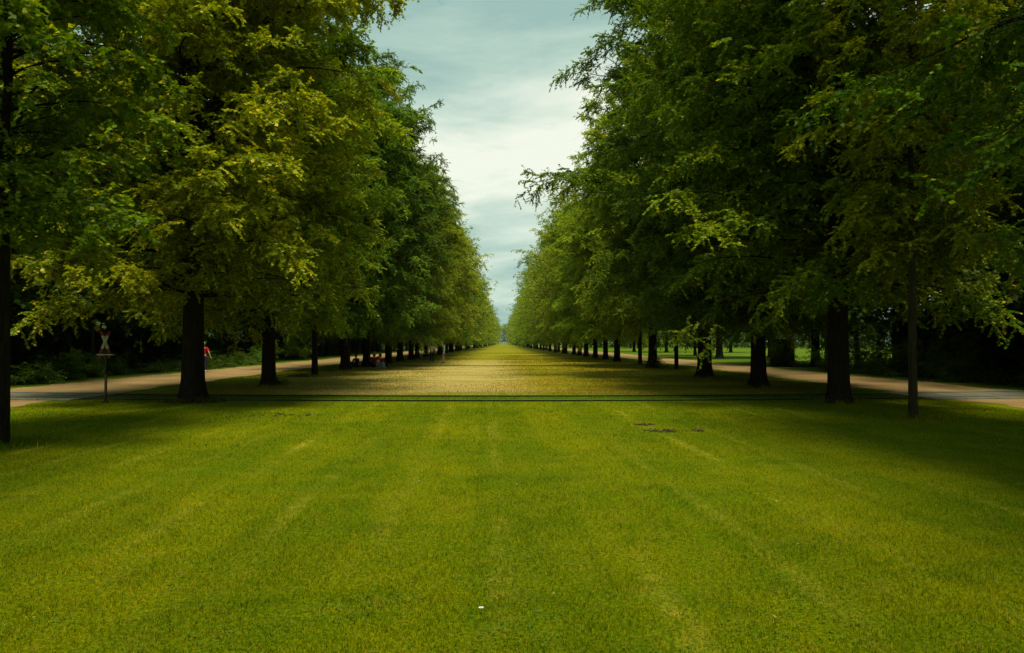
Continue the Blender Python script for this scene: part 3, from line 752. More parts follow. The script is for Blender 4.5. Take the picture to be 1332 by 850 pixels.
# ------------------------------------------------------------------ grass
def blades(name, label, pts, L, Wd, seed, mat, lean=.5, cat='grass', kind='stuff', two=False, flat=0):
    rng = np.random.default_rng(seed); n = len(pts)
    az = rng.uniform(0, 6.283, n)
    s = np.column_stack([np.cos(az), np.sin(az), np.zeros(n)])
    la = rng.uniform(0, 6.283, n); lm = np.abs(rng.normal(0, lean, n))
    d = np.column_stack([np.cos(la) * lm, np.sin(la) * lm, np.ones(n)]); d /= np.linalg.norm(d, axis=1)[:, None]
    d2 = np.column_stack([np.cos(la) * (lm * 2 + .3), np.sin(la) * (lm * 2 + .3), np.ones(n) * .8]); d2 /= np.linalg.norm(d2, axis=1)[:, None]
    b = np.column_stack([pts, np.full(n, -.004)])
    m = b + d * (L * .55)[:, None]; t = m + d2 * (L * .5)[:, None]
    w = (Wd / 2)[:, None] * s
    v = np.stack([b - w, b + w, m + w * .8, m - w * .8, t], 1).reshape(-1, 3)
    i = np.arange(n)[:, None] * 5
    tint = np.repeat(rng.beta(2, 2.4, n) + (rng.random(n) < .13) * .4, 5).clip(0, 1)
    me = np_mesh(name, v, [i + [0, 1, 2, 3], i + [3, 2, 4]], {'tint': tint}); me.materials.append(mat)
    o = bpy.data.objects.new(name, me); link(o); tag(o, label, cat, kind=kind); return o

rng = np.random.default_rng(99)
def frustum_pts(n, ya, yb, power, xmax=1e9, wfac=.74):
    """density falls with distance as y**-power"""
    # pdf(y) ~ y * y**-power
    u = rng.random(n); q = 2 - power
    y = (ya ** q + u * (yb ** q - ya ** q)) ** (1 / q) if abs(q) > 1e-6 else ya * (yb / ya) ** u
    x = (rng.random(n) * 2 - 1) * (y * wfac + .6)
    k = np.abs(x) < xmax
    return np.column_stack([x[k], y[k]])
def clump(p, sc=.9, seed=0):
    """cheap value noise 0..1 on points"""
    r = np.random.default_rng(seed); out = np.zeros(len(p))
    for k in range(7):
        a = r.uniform(0, 6.28); f = r.uniform(.6, 2.2) / sc
        out += np.sin((p[:, 0] * math.cos(a) + p[:, 1] * math.sin(a)) * f + r.uniform(0, 6.28))
    return .5 + .5 * np.tanh(out / 3)
p = frustum_pts(520000, 3.7, 25.2, 1.75, 12.9)
yr = p[:, 1] - RAIL_K * p[:, 0] ** 2
p = p[(yr < RAIL_Y1 + .8) & (np.abs(yr - RAIL_Y0) > .06) & (np.abs(yr - RAIL_Y1) > .06)]
n = len(p); c = clump(p, .14, 1); c2 = clump(p, .9, 2)
L = (.018 + .022 * c + .012 * c2) * rng.uniform(.6, 1.25, n); W = np.maximum(.0040, .00045 * p[:, 1]) * rng.uniform(.7, 1.4, n)
L *= np.interp(p[:, 1], [4, 22], [1, 1.15])
blades('grass', 'short mown green grass of the foreground lawn', p, L, W, 1, M['blade'], .75)
# long dry grass
p = frustum_pts(230000, 25., 105, 1.45, 12.9, .4)
yr = p[:, 1] - RAIL_K * p[:, 0] ** 2
p = p[(yr > RAIL_Y1 + .7)]
n = len(p); c = clump(p, 1.2, 5)
sand = np.exp(-((p[:, 0] + 1.9) / 2.2) ** 2) * np.clip((p[:, 1] - 29) / 6, 0, 1)
keep = rng.random(n) > sand * .7; p = p[keep]; c = c[keep]; sand = sand[keep]; n = len(p)
L = (.03 + .06 * c) * rng.uniform(.5, 1.3, n) * (1 - .5 * sand); W = np.maximum(.008, .00045 * p[:, 1]) * rng.uniform(.7, 1.3, n)
blades('dry_grass', 'longer straw coloured dry grass beyond the rails', p, L, W, 2, M['blade_long'], .5)
# tufts round the trunks
pp = []
for (k, x, y, s, lab, lf) in left[2:10]: pp.append((x, y))
for (k, x, y, rz, s, lab, lf) in right[3:11]: pp.append((x, y))
T = []
for (x, y) in pp:
    a = rng.uniform(0, 6.28, 900); r = .28 + np.abs(rng.normal(0, .35, 900)); T.append(np.column_stack([x + np.cos(a) * r, y + np.sin(a) * r]))
T = np.concatenate(T); n = len(T)
blades('tall_grass', 'unmown longer grass tufts round the avenue trunks', T, rng.uniform(.06, .19, n), np.full(n, .011), 3, M['blade_long'], .5)
# clover leaves among the near grass
p = frustum_pts(26000, 3.7, 13, 1.6)
p = p[rng.random(len(p)) < np.clip(clump(p, .3, 9) - .35, 0, 1)]; n = len(p)
Pt = np.column_stack([p, rng.uniform(.016, .034, n)])
reps = []
for k in range(3):
    a = rng.uniform(0, 6.28, n) + k * 2.09
    reps.append((Pt, np.column_stack([np.cos(a), np.sin(a), rng.normal(.05, .15, n)])))
Pp = np.concatenate([r[0] for r in reps]); Dd = np.concatenate([r[1] for r in reps])
v, f, tt = make_leaves(Pp, Dd, np.ones(len(Pp)), rng, .013, .2, .3, bract=0)
me = np_mesh('clover', v, [f], {'tint': tt})
M['clover'] = leaf_mat('clover', (.03, .09, .006), (.06, .15, .010), (.11, .21, .015), (.2, .25, .05), transl=.3)
me.materials.append(M['clover']); o = bpy.data.objects.new('clover', me); link(o); tag(o, 'patches of small round clover leaves in the near lawn', 'clover', kind='stuff')
# white specks: one fallen petal cluster near, a few daisies
def daisy(x, y, s, label):
    e = empty('daisy', (x, y, 0), rng.uniform(0, 6), label, 'flower', 'white daisies dotted on the lawn')
    mb = MB(); mb.tube([(0, 0, 0), (.002, 0, .02 * s), (0, 0, .04 * s)], .0012 * s, 5); mb.build('stem', M['clover'], e)
    mb = MB()
    for k in range(11):
        a = k / 11 * 6.283; c_, s_ = math.cos(a), math.sin(a)
        r0, r1, w = .003 * s, .015 * s, .0032 * s
        z = .041 * s
        mb.add([[c_ * r0 - s_ * w * .5, s_ * r0 + c_ * w * .5, z], [c_ * r1 - s_ * w, s_ * r1 + c_ * w, z + .002], [c_ * (r1 + w), s_ * (r1 + w), z + .003], [c_ * r1 + s_ * w, s_ * r1 - c_ * w, z + .002], [c_ * r0 + s_ * w * .5, s_ * r0 - c_ * w * .5, z]], None, [[0, 1, 4], [1, 3, 4], [1, 2, 3]])
    mb.build('petals', M['daisy'], e)
    mb = MB(); mb.tube([(0, 0, .04 * s), (0, 0, .046 * s)], [.0045 * s, .003 * s], 8); mb.build('flower_head', simple_mat('pollen', (.5, .35, .03)), e)
daisy(-.14, 4.85, 1.0, 'white daisy nearest the camera at the bottom centre')
for (px, py) in ((546, 628), (1010, 655), (672, 632), (745, 563), (700, 612)):
    y_ = 1700 / (py - 446); daisy((px - 655) / 1000 * y_, y_, .6, {546: 'small white daisy left of the centre of the lawn', 1010: 'small white daisy far right on the lawn', 672: 'small white daisy in the middle of the lawn', 745: 'small white daisy farthest back on the lawn', 700: 'small white daisy right of the middle one on the lawn'}[px])

p = frustum_pts(320, 3.9, 22, 1.0)
n = len(p); ld = rng.normal(0, 1, (n, 3)); ld[:, 2] *= .25
v, f, tt = make_leaves(np.column_stack([p, rng.uniform(.022, .036, n)]), ld, np.ones(n), rng, .026, .6, .15, bract=.2)
M['dry_leaf'] = leaf_mat('dry_leaf', (.06, .035, .010), (.16, .09, .020), (.28, .19, .03), (.36, .30, .07), .2)
me = np_mesh('fallen_leaves', v, [f], {'tint': tt}); me.materials.append(M['dry_leaf'])
o = bpy.data.objects.new('fallen_leaves', me); link(o); tag(o, 'small fallen leaves scattered over the mown lawn', 'leaves', kind='stuff')

# leaf litter heaps at two trunks
def litter(x, y, w, seed, label):
    rg = np.random.default_rng(seed); n = 700
    a = rg.uniform(0, 6.28, n); r = w * np.sqrt(rg.random(n))
    h = .16 * np.exp(-(r / (w * .55)) ** 2) + .02
    Pq = np.column_stack([x + np.cos(a) * r, y + np.sin(a) * r * .7, h * rg.uniform(.3, 1, n)])
    d = rg.normal(0, 1, (n, 3)); d[:, 2] *= .4
    v, f, tt = make_leaves(Pq, d, np.ones(n), rg, .09, .5, .1, bract=.1)
    me = np_mesh('leaf_litter', v, [f], {'tint': tt}); me.materials.append(M['litter'])
    o = bpy.data.objects.new('leaf_litter', me); link(o); tag(o, label, 'litter', kind='stuff')
M['litter'] = leaf_mat('litter', (.03, .02, .008), (.06, .04, .015), (.10, .075, .02), (.16, .10, .04), .15)
litter(-10.0, 38.3, .9, 1, 'brown twigs and leaves heaped left of the thin left trunk')
litter(-8.9, 22.2, 1.0, 2, 'leafy weeds and litter round the thick left trunk')
litter(-9.3, 83., 1.1, 3, 'brown earthy heap at a trunk left of the couple')
litter(10.1, 76, 1.2, 4, 'brown earthy mound at a right row trunk')
place_shrub(0, 10.1, 51.0, .62, 'leafy shoots round the foot of the stout right trunk', 'shoots at trunk feet')
place_shrub(0, -8.75, 30.1, .33, 'small leafy shoots right of the first trunk behind the rails on the left', 'shoots at trunk feet')
place_shrub(0, -9.1, 68., .4, 'leafy weeds round a trunk right of the picnickers', 'shoots at trunk feet')

# ------------------------------------------------------------------ crossing sign, post, hut, far building
e = empty('crossing_sign', (-11.25, 21.9, 0), R(-8), 'red tipped white diagonal cross sign on a dark post beside the rails', 'sign')
mb = MB(); mb.tube([(0, 0, -.1), (0, 0, .8)], .038, 10); mb.build('post', M['wood'], e)
mb = MB(); mb.tube([(0, 0, .8), (0, 0, 1.42)], .034, 10); mb.build('upper_post', M['green_post'], e)
mb = MB(); mb.tube([(0, 0, -.02), (0, 0, .05), (0, 0, .06)], [.10, .09, .05], 10); mb.build('base', M['soil'], e)
for s in (-1, 1):
    ang = math.radians(24) * s
    c_, s_ = math.cos(ang), math.sin(ang)
    rot = Matrix.Rotation(ang, 3, 'Y')
    cz = 1.71; yy = -.045 if s < 0 else -.062
    mb = MB(); mb.box((0, yy, cz), (.085, .014, .40), rot); arm = mb.build('cross_arm', M['white'], e, bevel=.003)
    mb = MB()
    for q in (-1, 1):
        mb.box((s_ * q * .27, yy, cz + c_ * q * .27), (.085, .014, .138), rot)
    mb.build('red_tips', M['red'], arm, bevel=.003)
mb = MB(); mb.box((0, -.02, 1.36), (.48, .10, .035)); mb.build('white_bar', M['white'], e, bevel=.004)
mb = MB()
for q in (-1, 1): mb.box((.14 * q - .02, -.05, 1.30), (.09, .012, .085))
mb.build('reflector', M['red'], e, bevel=.003)
mb = MB(); mb.tube([(0, -.02, 1.34), (0, -.03, 1.98)], .016, 8); mb.build('bracket', M['green_post'], e)

e = empty('wooden_post', (-22.6, 42.5, 0), 0, 'weathered wooden post with drooping side arm at the left wood edge', 'post')
mb = MB(); mb.tube([(0, 0, -.1), (.02, 0, 1.3), (.05, 0, 2.65)], [.075, .07, .055], 10); mb.build('post', M['wood'], e)
mb = MB(); mb.tube([(.05, 0, 2.62), (.35, -.02, 2.55), (.65, -.03, 2.42), (.8, -.03, 2.3)], [.035, .03, .028, .02], 8); mb.build('side_arm', M['wood'], e)

e = empty('marker_post', (-16.35, 24.6, 0), 0, 'low red and white marker post by the rails at the far left edge', 'post')
mb = MB(); mb.box((0, 0, .17), (.10, .10, .34)); mb.build('post', M['white'], e, bevel=.01)
mb = MB(); mb.box((0, 0, .25), (.106, .106, .09)); mb.build('red_band', M['red'], e)
mb = MB(); mb.box((.15, 0, .08), (.5, .06, .05)); mb.build('foot', M['rust'], e)

e = empty('hut', (21.0, 57.6, 0), R(-14), 'small dark wooden hut with pale curved roof edge among trees at right', 'hut')
mb = MB(); mb.box((0, 0, .98), (1.5, 1.4, 1.96)); w_ = mb.build('wall', M['hut'], e, bevel=.01)
mb = MB()
for i in range(11): mb.box((-.70 + i * .14, -.707, .98), (.12, .016, 1.9))
mb.build('boards', M['hut'], w_)
prof = [(-.9, 1.96), (-.6, 2.10), (-.2, 2.18), (.2, 2.18), (.6, 2.10), (.9, 1.96), (.86, 1.93), (.55, 2.05), (.2, 2.12), (-.2, 2.12), (-.55, 2.05), (-.86, 1.93)]
mb = MB()
n = len(prof); pr = np.array(prof)
V = np.concatenate([np.column_stack([pr[:, 0], np.full(n, -.85), pr[:, 1]]), np.column_stack([pr[:, 0], np.full(n, .85), pr[:, 1]])])
q = [[i, (i + 1) % n, n + (i + 1) % n, n + i] for i in range(n)] + [[i, i + 1, 10 - i, 11 - i] for i in range(5)] + [[n + 11 - i, n + 10 - i, n + i + 1, n + i] for i in range(5)]
mb.add(V, q); mb.build('roof', M['roofing'], e)
mb = MB(); mb.box((.1, -.715, .9), (.72, .03, 1.75)); d_ = mb.build('door', M['green_post'], e, bevel=.005)
mb = MB(); mb.tube([(.36, -.74, .95), (.36, -.79, .95), (.30, -.79, .95)], .012, 6); mb.build('handle', M['steel'], d_)

e = empty('palace', (0, 925, 0), 0, 'tiny pale building at the very end of the avenue', 'building')
mb = MB(); mb.box((0, 0, 1.3), (9, 8, 2.6)); mb.build('wall', M['facade'], e)
mb = MB(); mb.prism([(-4.8, 2.6), (4.8, 2.6), (3.4, 3.9), (-3.4, 3.9)], -4.4, 4.4); mb.build('roof', simple_mat('slate', (.09, .11, .10)), e)
for i in range(4):
    mb = MB(); mb.box((-3.3 + i * 2.2, -4.02, 1.4), (.9, .1, 1.4)); mb.build('window', M['glass'], e)

# ------------------------------------------------------------------ people
def skin_part(name, verts, edges, radii, mat, parent, sub=2):
    me = bpy.data.meshes.new(name); me.from_pydata([tuple(v) for v in verts], edges, [])
    o = bpy.data.objects.new(name + '_tmp', me); COL.objects.link(o)
    o.modifiers.new('s', 'SKIN').use_smooth_shade = True
    sv = me.skin_vertices[0].data
    for i, r in enumerate(radii):
        sv[i].radius = r if isinstance(r, tuple) else (r, r)
        sv[i].use_root = (i == 0)
    m = o.modifiers.new('u', 'SUBSURF'); m.levels = sub; m.render_levels = sub
    dg = bpy.context.evaluated_depsgraph_get()
    nm = bpy.data.meshes.new_from_object(o.evaluated_get(dg))
    bpy.data.objects.remove(o)
    nm.name = name; nm.materials.clear(); nm.materials.append(mat)
    nm.polygons.foreach_set('use_smooth', np.ones(len(nm.polygons), bool))
    r = bpy.data.objects.new(name, nm); link(r, parent); return r

def ellipsoid(c, r, n=12, m=8, zmin=-1., flat=None):
    V = []; 
    for j in range(m + 1):
        th = -math.pi / 2 + math.pi * j / m
        for i in range(n):
            a = 2 * math.pi * i / n
            V.append([c[0] + r[0] * math.cos(th) * math.cos(a), c[1] + r[1] * math.cos(th) * math.sin(a), c[2] + r[2] * max(math.sin(th), zmin)])
    q = [[j * n + i, j * n + (i + 1) % n, (j + 1) * n + (i + 1) % n, (j + 1) * n + i] for j in range(m) for i in range(n)]
    return V, q

def person(loc, rz, scale, J, label, skin, hair, shirt, trousers, shoes, sleeve='short', leg='long', hair_long=False, group=None):
    """J: joint dict (facing +y). keys pelvis, chest, neck, head, sh/el/wr (L,R), hip/kn/an/toe (L,R)"""
    e = empty('person', loc, rz, label, 'person', group); e.scale = (scale,) * 3
    V = []; E = []; Rr = []
    def add(p, r, par=None):
        V.append(Vector(p)); Rr.append(r)
        if par is not None: E.append((par, len(V) - 1))
        return len(V) - 1
    pe = Vector(J['pelvis']); ch = Vector(J['chest']); ne = Vector(J['neck']); hd = Vector(J['head'])
    a = add(pe, (.125, .095)); w = add(pe.lerp(ch, .5), (.115, .085), a); c = add(ch, (.145, .095), w)
    nb = add(ne, (.055, .055), c)
    h1 = add(hd + Vector((0, .005, -.055)), (.062, .072), nb); h2 = add(hd + Vector((0, 0, .015)), (.078, .095), h1); h3 = add(hd + Vector((0, -.008, .085)), (.058, .07), h2)
    fwd = Vector(J.get('look', (0, 1, 0))).normalized(); sidev = fwd.cross(Vector((0, 0, 1))).normalized()
    nose = add(hd + fwd * .098 + Vector((0, 0, -.005)), (.013, .016), h2)
    for s in (-1, 1): add(hd + sidev * .085 * s, (.014, .02), h2)   # ears
    arms = {}
    for s in 'LR':
        sh, el, wr_ = [Vector(J[k + s]) for k in ('sh', 'el', 'wr')]
        i = add(sh, .05, c); i1 = add(sh.lerp(el, .5), .045, i); i2 = add(el, .037, i1); i3 = add(el.lerp(wr_, .5), .034, i2); i4 = add(wr_, (.024, .027), i3)
        dv = (wr_ - el).normalized(); pal = wr_ + dv * .075
        ip = add(pal, (.038, .016), i4)
        lat = dv.cross(Vector((0, 0, 1)));
        if lat.length < .2: lat = dv.cross(Vector((0, 1, 0)))
        lat.normalize(); nrm = lat.cross(dv)
        for k, (off, ln) in enumerate(((-.028, .062), (-.010, .075), (.010, .080), (.028, .070))):
            f1 = add(pal + dv * .03 + lat * off, .0095, ip); f2 = add(pal + dv * (.03 + ln * .5) + lat * off * 1.15 + nrm * .008, .0085, f1)
            add(pal + dv * (.03 + ln * .95) + lat * off * 1.15 + nrm * .026, .007, f2)
        t1 = add(pal - dv * .03 - lat * .04, .011, ip); add(pal + dv * .012 - lat * .062 + nrm * .012, .009, t1)
        hp, kn, an, to = [Vector(J[k + s]) for k in ('hip', 'kn', 'an', 'toe')]
        j = add(hp, .085, a); j1 = add(hp.lerp(kn, .5), .072, j); j2 = add(kn, .052, j1); j3 = add(kn.lerp(an, .35), .053, j2); j4 = add(an, .034, j3); add(to, (.036, .028), j4)
    body = skin_part('body', V, E, Rr, skin, e)
    # shirt
    V, E, Rr = [], [], []
    a = add(pe + (ch - pe) * .12, (.150, .120)); w = add(pe.lerp(ch, .55), (.140, .112), a); c = add(ch + Vector((0, 0, .01)), (.168, .118), w); add(ch.lerp(ne, .62), (.085, .08), c)
    for s in 'LR':
        sh, el, wr_ = [Vector(J[k + s]) for k in ('sh', 'el', 'wr')]
        i = add(sh, .070, c); i = add(sh.lerp(el, .55), .063, i)
        if sleeve == 'long': i = add(el, .054, i); i = add(el.lerp(wr_, .5), .048, i); add(el.lerp(wr_, .93), .042, i)
        else: add(sh.lerp(el, .75), .064, i)
    skin_part('shirt', V, E, Rr, shirt, e)
    V, E, Rr = [], [], []
    a = add(pe + Vector((0, 0, .02)), (.147, .118)); add(pe + (ch - pe) * .22, (.138, .108), a)
    for s in 'LR':
        hp, kn, an = [Vector(J[k + s]) for k in ('hip', 'kn', 'an')]
        j = add(hp, .104, a); j = add(hp.lerp(kn, .5), .090, j)
        if leg == 'long': j = add(kn, .072, j); j = add(kn.lerp(an, .5), .066, j); add(kn.lerp(an, .95), .060, j)
        else: add(hp.lerp(kn, .85), .086, j)
    skin_part('trousers', V, E, Rr, trousers, e)
    for s in 'LR':
        an, to = Vector(J['an' + s]), Vector(J['toe' + s])
        V, E, Rr = [], [], []
        dd = (to - an); heel = an - Vector((dd.x, dd.y, 0)).normalized() * .05; heel.z = min(an.z, to.z) if dd.length else an.z
        a = add(Vector((an.x, an.y, an.z - .01)), (.050, .045)); add(heel, (.04, .04), a); m_ = add(an.lerp(to, .6), (.05, .04), a); add(to + dd.normalized() * .03, (.045, .032), m_)
        skin_part('shoe', V, E, Rr, shoes, e, 1)
    mb = MB(); v, q = ellipsoid(hd + Vector((0, 0, .035)) - fwd * .018, (.102, .115, .118), 14, 10, -.35); mb.add(v, q)
    if hair_long:
        v, q = ellipsoid(hd - fwd * .06 + Vector((0, 0, -.06)), (.085, .06, .16), 12, 8); mb.add(v, q)
    mb.build('hair', hair, e, True)
    mb = MB()
    for s in (-1, 1):
        v, q = ellipsoid(hd + fwd * .088 + sidev * .032 * s + Vector((0, 0, .018)), (.013, .013, .008), 8, 6); mb.add(v, q)
    mb.build('eyes', M['eye'], e, True)
    mb = MB(); v, q = ellipsoid(hd + fwd * .086 + Vector((0, 0, -.052)), (.024, .014, .007), 8, 6); mb.add(v, q); mb.build('mouth', M['lips'], e, True)
    return e
M['eye'] = simple_mat('eye_dark', (.03, .02, .015), .2); M['lips'] = simple_mat('lips', (.35, .13, .10), .5)
M['skin'] = simple_mat('skin', (.45, .26, .17), .55, .08, 4)
M['hair_dark'] = simple_mat('hair_dark', (.018, .012, .008), .6); M['hair_red'] = simple_mat('hair_red', (.18, .06, .025), .6); M['hair_blond'] = simple_mat('hair_blond', (.42, .30, .12), .6)
M['hair_grey'] = simple_mat('hair_grey', (.22, .21, .19), .6)
def cloth(n, c): M[n] = simple_mat(n, c, .85, .15, 10, .3, 0, .1)
cloth('beige_cloth', (.62, .50, .33)); cloth('jeans', (.018, .024, .055)); cloth('green_cloth', (.32, .52, .34)); cloth('grey_cloth', (.16, .16, .12))
cloth('red_cloth', (.42, .015, .018)); cloth('navy', (.015, .018, .035)); cloth('dark_green', (.015, .04, .02)); cloth('pink_cloth', (.70, .45, .56))
cloth('white_cloth', (.62, .60, .58)); cloth('blue_cloth', (.30, .38, .55)); cloth('black_cloth', (.015, .015, .015)); cloth('yellow_cloth', (.45, .34, .12)); cloth('brown_shoe', (.06, .04, .03))

def stand(step=.08, **kw):
    J = dict(pelvis=(0, 0, .93), chest=(0, 0, 1.28), neck=(0, .0, 1.47), head=(0, .02, 1.60),
             shL=(-.185, 0, 1.40), shR=(.185, 0, 1.40), elL=(-.25, -.03, 1.12), elR=(.25, -.03, 1.12), wrL=(-.26, .06, .88), wrR=(.26, .06, .88),
             hipL=(-.09, 0, .88), hipR=(.09, 0, .88), knL=(-.10, step * .8, .49), knR=(.10, -step * .2, .49),
             anL=(-.10, step, .085), anR=(.10, -step, .085), toeL=(-.12, step + .15, .035), toeR=(.12, -step + .15, .035))
    J.update(kw); return J
def sit(**kw):
    J = dict(pelvis=(0, 0, .13), chest=(0, .03, .47), neck=(0, .06, .66), head=(0, .10, .79),
             shL=(-.185, .04, .60), shR=(.185, .04, .60), elL=(-.25, .16, .38), elR=(.25, .16, .38), wrL=(-.13, .36, .36), wrR=(.13, .36, .36),
             hipL=(-.10, .05, .12), hipR=(.10, .05, .12), knL=(-.24, .40, .36), knR=(.24, .40, .36),
             anL=(-.12, .55, .08), anR=(.12, .55, .08), toeL=(-.13, .70, .045), toeR=(.13, .70, .045))
    J.update(kw); return J

person((-5.88, 63.2, 0), R(200), .98, stand(.03, elL=(-.27, .10, 1.15), wrL=(-.10, .26, 1.25), elR=(.26, -.06, 1.12), wrR=(.36, .02, .93)),
       'standing person in beige long sleeved shirt and dark jeans near the trees', M['skin'], M['hair_dark'], M['beige_cloth'], M['jeans'], M['white_cloth'], 'long', 'long', group='couple standing on the lawn')
person((-4.92, 63.4, 0), R(95), .97, stand(.09, elL=(-.33, .12, 1.52), wrL=(-.13, .10, 1.66), elR=(.33, .12, 1.52), wrR=(.13, .10, 1.66)),
       'standing person in pale green shirt and shorts with both hands raised to the head', M['skin'], M['hair_dark'], M['green_cloth'], M['grey_cloth'], M['brown_shoe'], 'short', 'short', group='couple standing on the lawn')
person((-17.38, 44.8, 0), R(20), 1.0, stand(.20, elR=(.27, -.14, 1.13), wrR=(.36, -.14, .90), elL=(-.26, .12, 1.14), wrL=(-.26, .30, .98)),
       'walker in bright red shirt and dark trousers on the left path', M['skin'], M['hair_grey'], M['red_cloth'], M['navy'], M['white_cloth'])
GP = 'picnickers seated round the lime trunk'
person((-9.95, 52.3, 0), R(150), 1.02, sit(), 'seated person with reddish hair in dark green clothes left of the trunk', M['skin'], M['hair_red'], M['dark_green'], M['black_cloth'], M['black_cloth'], 'long', group=GP)
person((-8.72, 51.9, 0), R(205), 1.18, sit(), 'seated blond person in red shirt right of the trunk', M['skin'], M['hair_blond'], M['red_cloth'], M['navy'], M['brown_shoe'], hair_long=True, group=GP)
person((-8.42, 52.2, 0), R(240), 1.02, sit(), 'seated dark haired person in dark red shirt at the back of the group', M['skin'], M['hair_dark'], M['red_cloth'], M['jeans'], M['brown_shoe'], group=GP)
person((-8.36, 51.0, 0), R(262), .86, sit(), 'seated child in pink and white top at the front of the group', M['skin'], M['hair_dark'], M['pink_cloth'], M['blue_cloth'], M['white_cloth'], group=GP)
# picnic things
def bag(name, loc, size, mat, label, cat, rz=0.):
    e = empty(name, loc, rz, label, cat)
    x, y, z = size; mb = MB()
    V = []; n = 16; 
    for (f, s) in ((0, .88), (.12, 1.0), (.6, .97), (.85, .75), (1, .35)):
        for i in range(n):
            a = 2 * math.pi * i / n; cx, cy = math.cos(a), math.sin(a)
            V.append([abs(cx) ** .6 * math.copysign(1, cx) * x / 2 * s, abs(cy) ** .6 * math.copysign(1, cy) * y / 2 * s, f * z])
    q = [[j * n + i, j * n + (i + 1) % n, (j + 1) * n + (i + 1) % n, (j + 1) * n + i] for j in range(4) for i in range(n)]
    mb.add(V, q, [[4 * n, 4 * n + b, 4 * n + b + 1] for b in range(1, n - 1)]); mb.build('bag_body', mat, e, True)
    mb = MB(); mb.tube([(-x * .15, 0, z * .97), (-x * .12, 0, z * 1.18), (x * .12, 0, z * 1.18), (x * .15, 0, z * .97)], .012, 6); mb.build('handle', M['black_cloth'], e, True)
    mb = MB(); mb.box((0, -y / 2 - .02, z * .36), (x * .6, .05, z * .4)); mb.build('pocket', M['white_cloth'] if mat is M['black_cloth'] else mat, e, bevel=.015)
bag('backpack', (-10.55, 51.6, 0), (.34, .26, .42), M['black_cloth'], 'black backpack with pale pocket on the grass left of the picnickers', 'backpack', .3)
bag('bag', (-7.98, 50.75, 0), (.36, .22, .42), M['blue_cloth'], 'pale blue bag beside the seated child', 'bag', -.4)
ys = np.linspace(0, 1, 13)
o = grid_plane('picnic_blanket', np.linspace(-.55, .55, 13), np.linspace(-.4, .4, 11), .03, M['yellow_cloth'],
               lambda X, Y, Z: (X - 8.25, Y + 50.35, Z + .03 * np.sin(X * 9 + Y * 4) + .02 * np.sin(Y * 17) + .03))
md = o.modifiers.new('t', 'SOLIDIFY'); md.thickness = .01
tag(o, 'crumpled yellowish blanket on the grass before the seated child', 'blanket')

# ------------------------------------------------------------------ haze
mb = MB(); mb.box((0, 480, 16.5), (700, 1100, 35))
m, nt, ns, ls = new_mat('haze_air'); out = N(ns, 'ShaderNodeOutputMaterial'); pv = N(ns, 'ShaderNodeVolumePrincipled')
pv.inputs['Color'].default_value = (.80, .92, .90, 1); pv.inputs['Density'].default_value = .00006; pv.inputs['Anisotropy'].default_value = .2
ls.new(pv.outputs[0], out.inputs['Volume'])
tag(mb.build('haze', m), 'thin pale air haze along the avenue', 'haze', kind='stuff')

# ------------------------------------------------------------------ world, sun, camera
SUN_EL, SUN_AZ = R(67), R(174)    # azimuth from +y (ahead), positive to the right
w = bpy.data.worlds.new('World'); scene.world = w; w.use_nodes = True
nt = w.node_tree; nt.nodes.clear(); ns, ls = nt.nodes, nt.links
out = N(ns, 'ShaderNodeOutputWorld'); bg = N(ns, 'ShaderNodeBackground'); bg.inputs[1].default_value = .1
sky = N(ns, 'ShaderNodeTexSky'); sky.sky_type = 'NISHITA'; sky.sun_disc = False; sky.sun_elevation = SUN_EL; sky.sun_rotation = SUN_AZ
tc = N(ns, 'ShaderNodeTexCoord'); sp = N(ns, 'ShaderNodeSeparateXYZ'); ls.new(tc.outputs['Generated'], sp.inputs[0])
def mth(op, a, b=None):
    m = N(ns, 'ShaderNodeMath', operation=op)
    for i, x in enumerate((a, b)):
        if x is None: continue
        if isinstance(x, (int, float)): m.inputs[i].default_value = x
        else: ls.new(x, m.inputs[i])
    return m.outputs[0]
zz = mth('ADD', mth('MAXIMUM', sp.outputs[2], 0.0), .34)
cb = N(ns, 'ShaderNodeCombineXYZ'); ls.new(mth('DIVIDE', sp.outputs[0], zz), cb.inputs[0]); ls.new(mth('DIVIDE', sp.outputs[1], zz), cb.inputs[1])
def cn(scale, det, sx, sy, loc, rough=.5):
    mp = N(ns, 'ShaderNodeMapping'); mp.inputs['Scale'].default_value = (sx, sy, 1); mp.inputs['Location'].default_value = loc; mp.inputs['Rotation'].default_value = (0, 0, R(14))
    ls.new(cb.outputs[0], mp.inputs[0]); no = N(ns, 'ShaderNodeTexNoise'); no.inputs['Scale'].default_value = scale; no.inputs['Detail'].default_value = det
    no.inputs['Roughness'].default_value = rough; no.inputs['Distortion'].default_value = .4
    ls.new(mp.outputs[0], no.inputs['Vector']); return no.outputs['Fac']
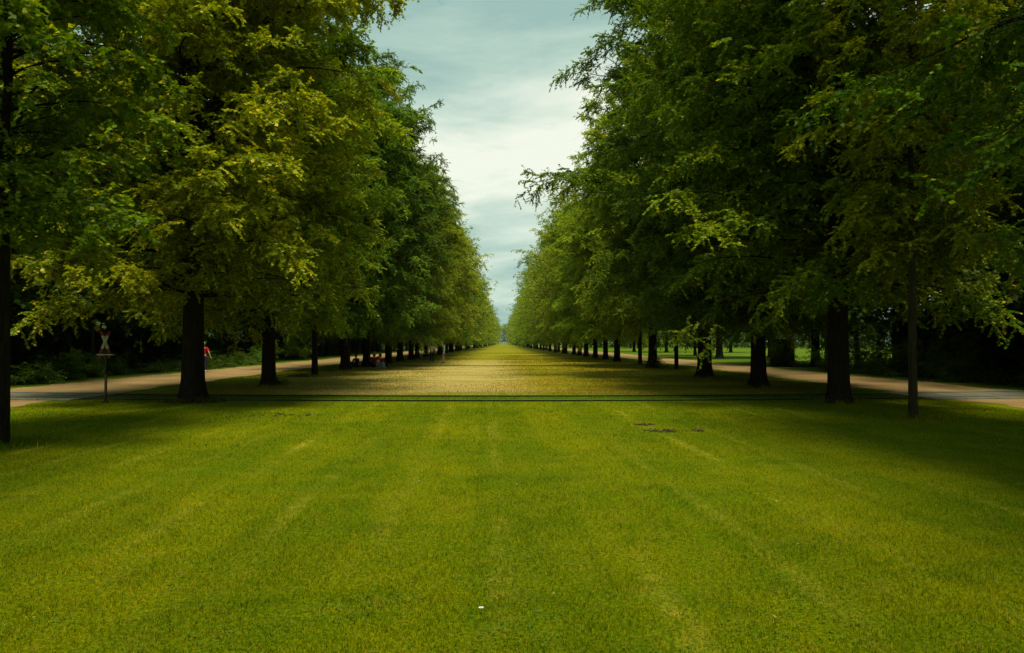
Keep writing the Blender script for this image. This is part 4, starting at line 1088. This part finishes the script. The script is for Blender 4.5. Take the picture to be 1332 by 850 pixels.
c1 = cn(1.1, 6, .8, 1.5, (3.1, 1.7, 0)); c2 = cn(3.0, 7, .7, 1.5, (7.2, 2.2, 0), .6)
cc = mth('ADD', mth('MULTIPLY', c1, .62), mth('MULTIPLY', c2, .38))
# brighter towards the horizon, as a thin overcast is
cc = mth('ADD', cc, mth('MULTIPLY', mth('SUBTRACT', .09, mth('ABSOLUTE', mth('SUBTRACT', sp.outputs[2], .25))), .75))
rp = ramp(ns, [(.40, (3.6, 5.5, 4.9)), (.46, (5.0, 6.8, 5.8)), (.52, (7.0, 8.3, 7.0)), (.60, (9.6, 10.0, 8.4))]); ls.new(cc, rp.inputs[0])
mx = N(ns, 'ShaderNodeMixRGB'); mx.inputs[0].default_value = .93
ls.new(sky.outputs[0], mx.inputs[1]); ls.new(rp.outputs[0], mx.inputs[2]); ls.new(mx.outputs[0], bg.inputs[0]); ls.new(bg.outputs[0], out.inputs[0])

sl = bpy.data.lights.new('sun', 'SUN'); sl.energy = 5.0; sl.angle = R(17); sl.color = (1, .92, .74)
so = bpy.data.objects.new('sun', sl); link(so); so.location = (0, 0, 60)
tosun = Vector((math.sin(SUN_AZ) * math.cos(SUN_EL), math.cos(SUN_AZ) * math.cos(SUN_EL), math.sin(SUN_EL)))
so.rotation_euler = tosun.to_track_quat('Z', 'Y').to_euler()

cam = bpy.data.cameras.new('camera'); cam.sensor_width = 36; cam.lens = 1000 / 1332 * 36; cam.clip_end = 8000; cam.clip_start = .05
co = bpy.data.objects.new('camera', cam); link(co); co.location = (0, 0, 1.7)
co.rotation_euler = (R(90 + 1.2), 0, R(-.63))
scene.camera = co
vs = scene.view_settings; vs.view_transform = 'Standard'; vs.look = 'None'; vs.gamma = 1; vs.exposure = 0
cy = scene.cycles
cy.volume_bounces = 0
cy.max_bounces = 6; cy.diffuse_bounces = 3; cy.glossy_bounces = 2; cy.transmission_bounces = 4; cy.transparent_max_bounces = 4
cy.use_denoising = True; cy.denoising_prefilter = 'NONE'; cy.sample_clamp_indirect = 4
cy.use_adaptive_sampling = True; cy.adaptive_threshold = .01
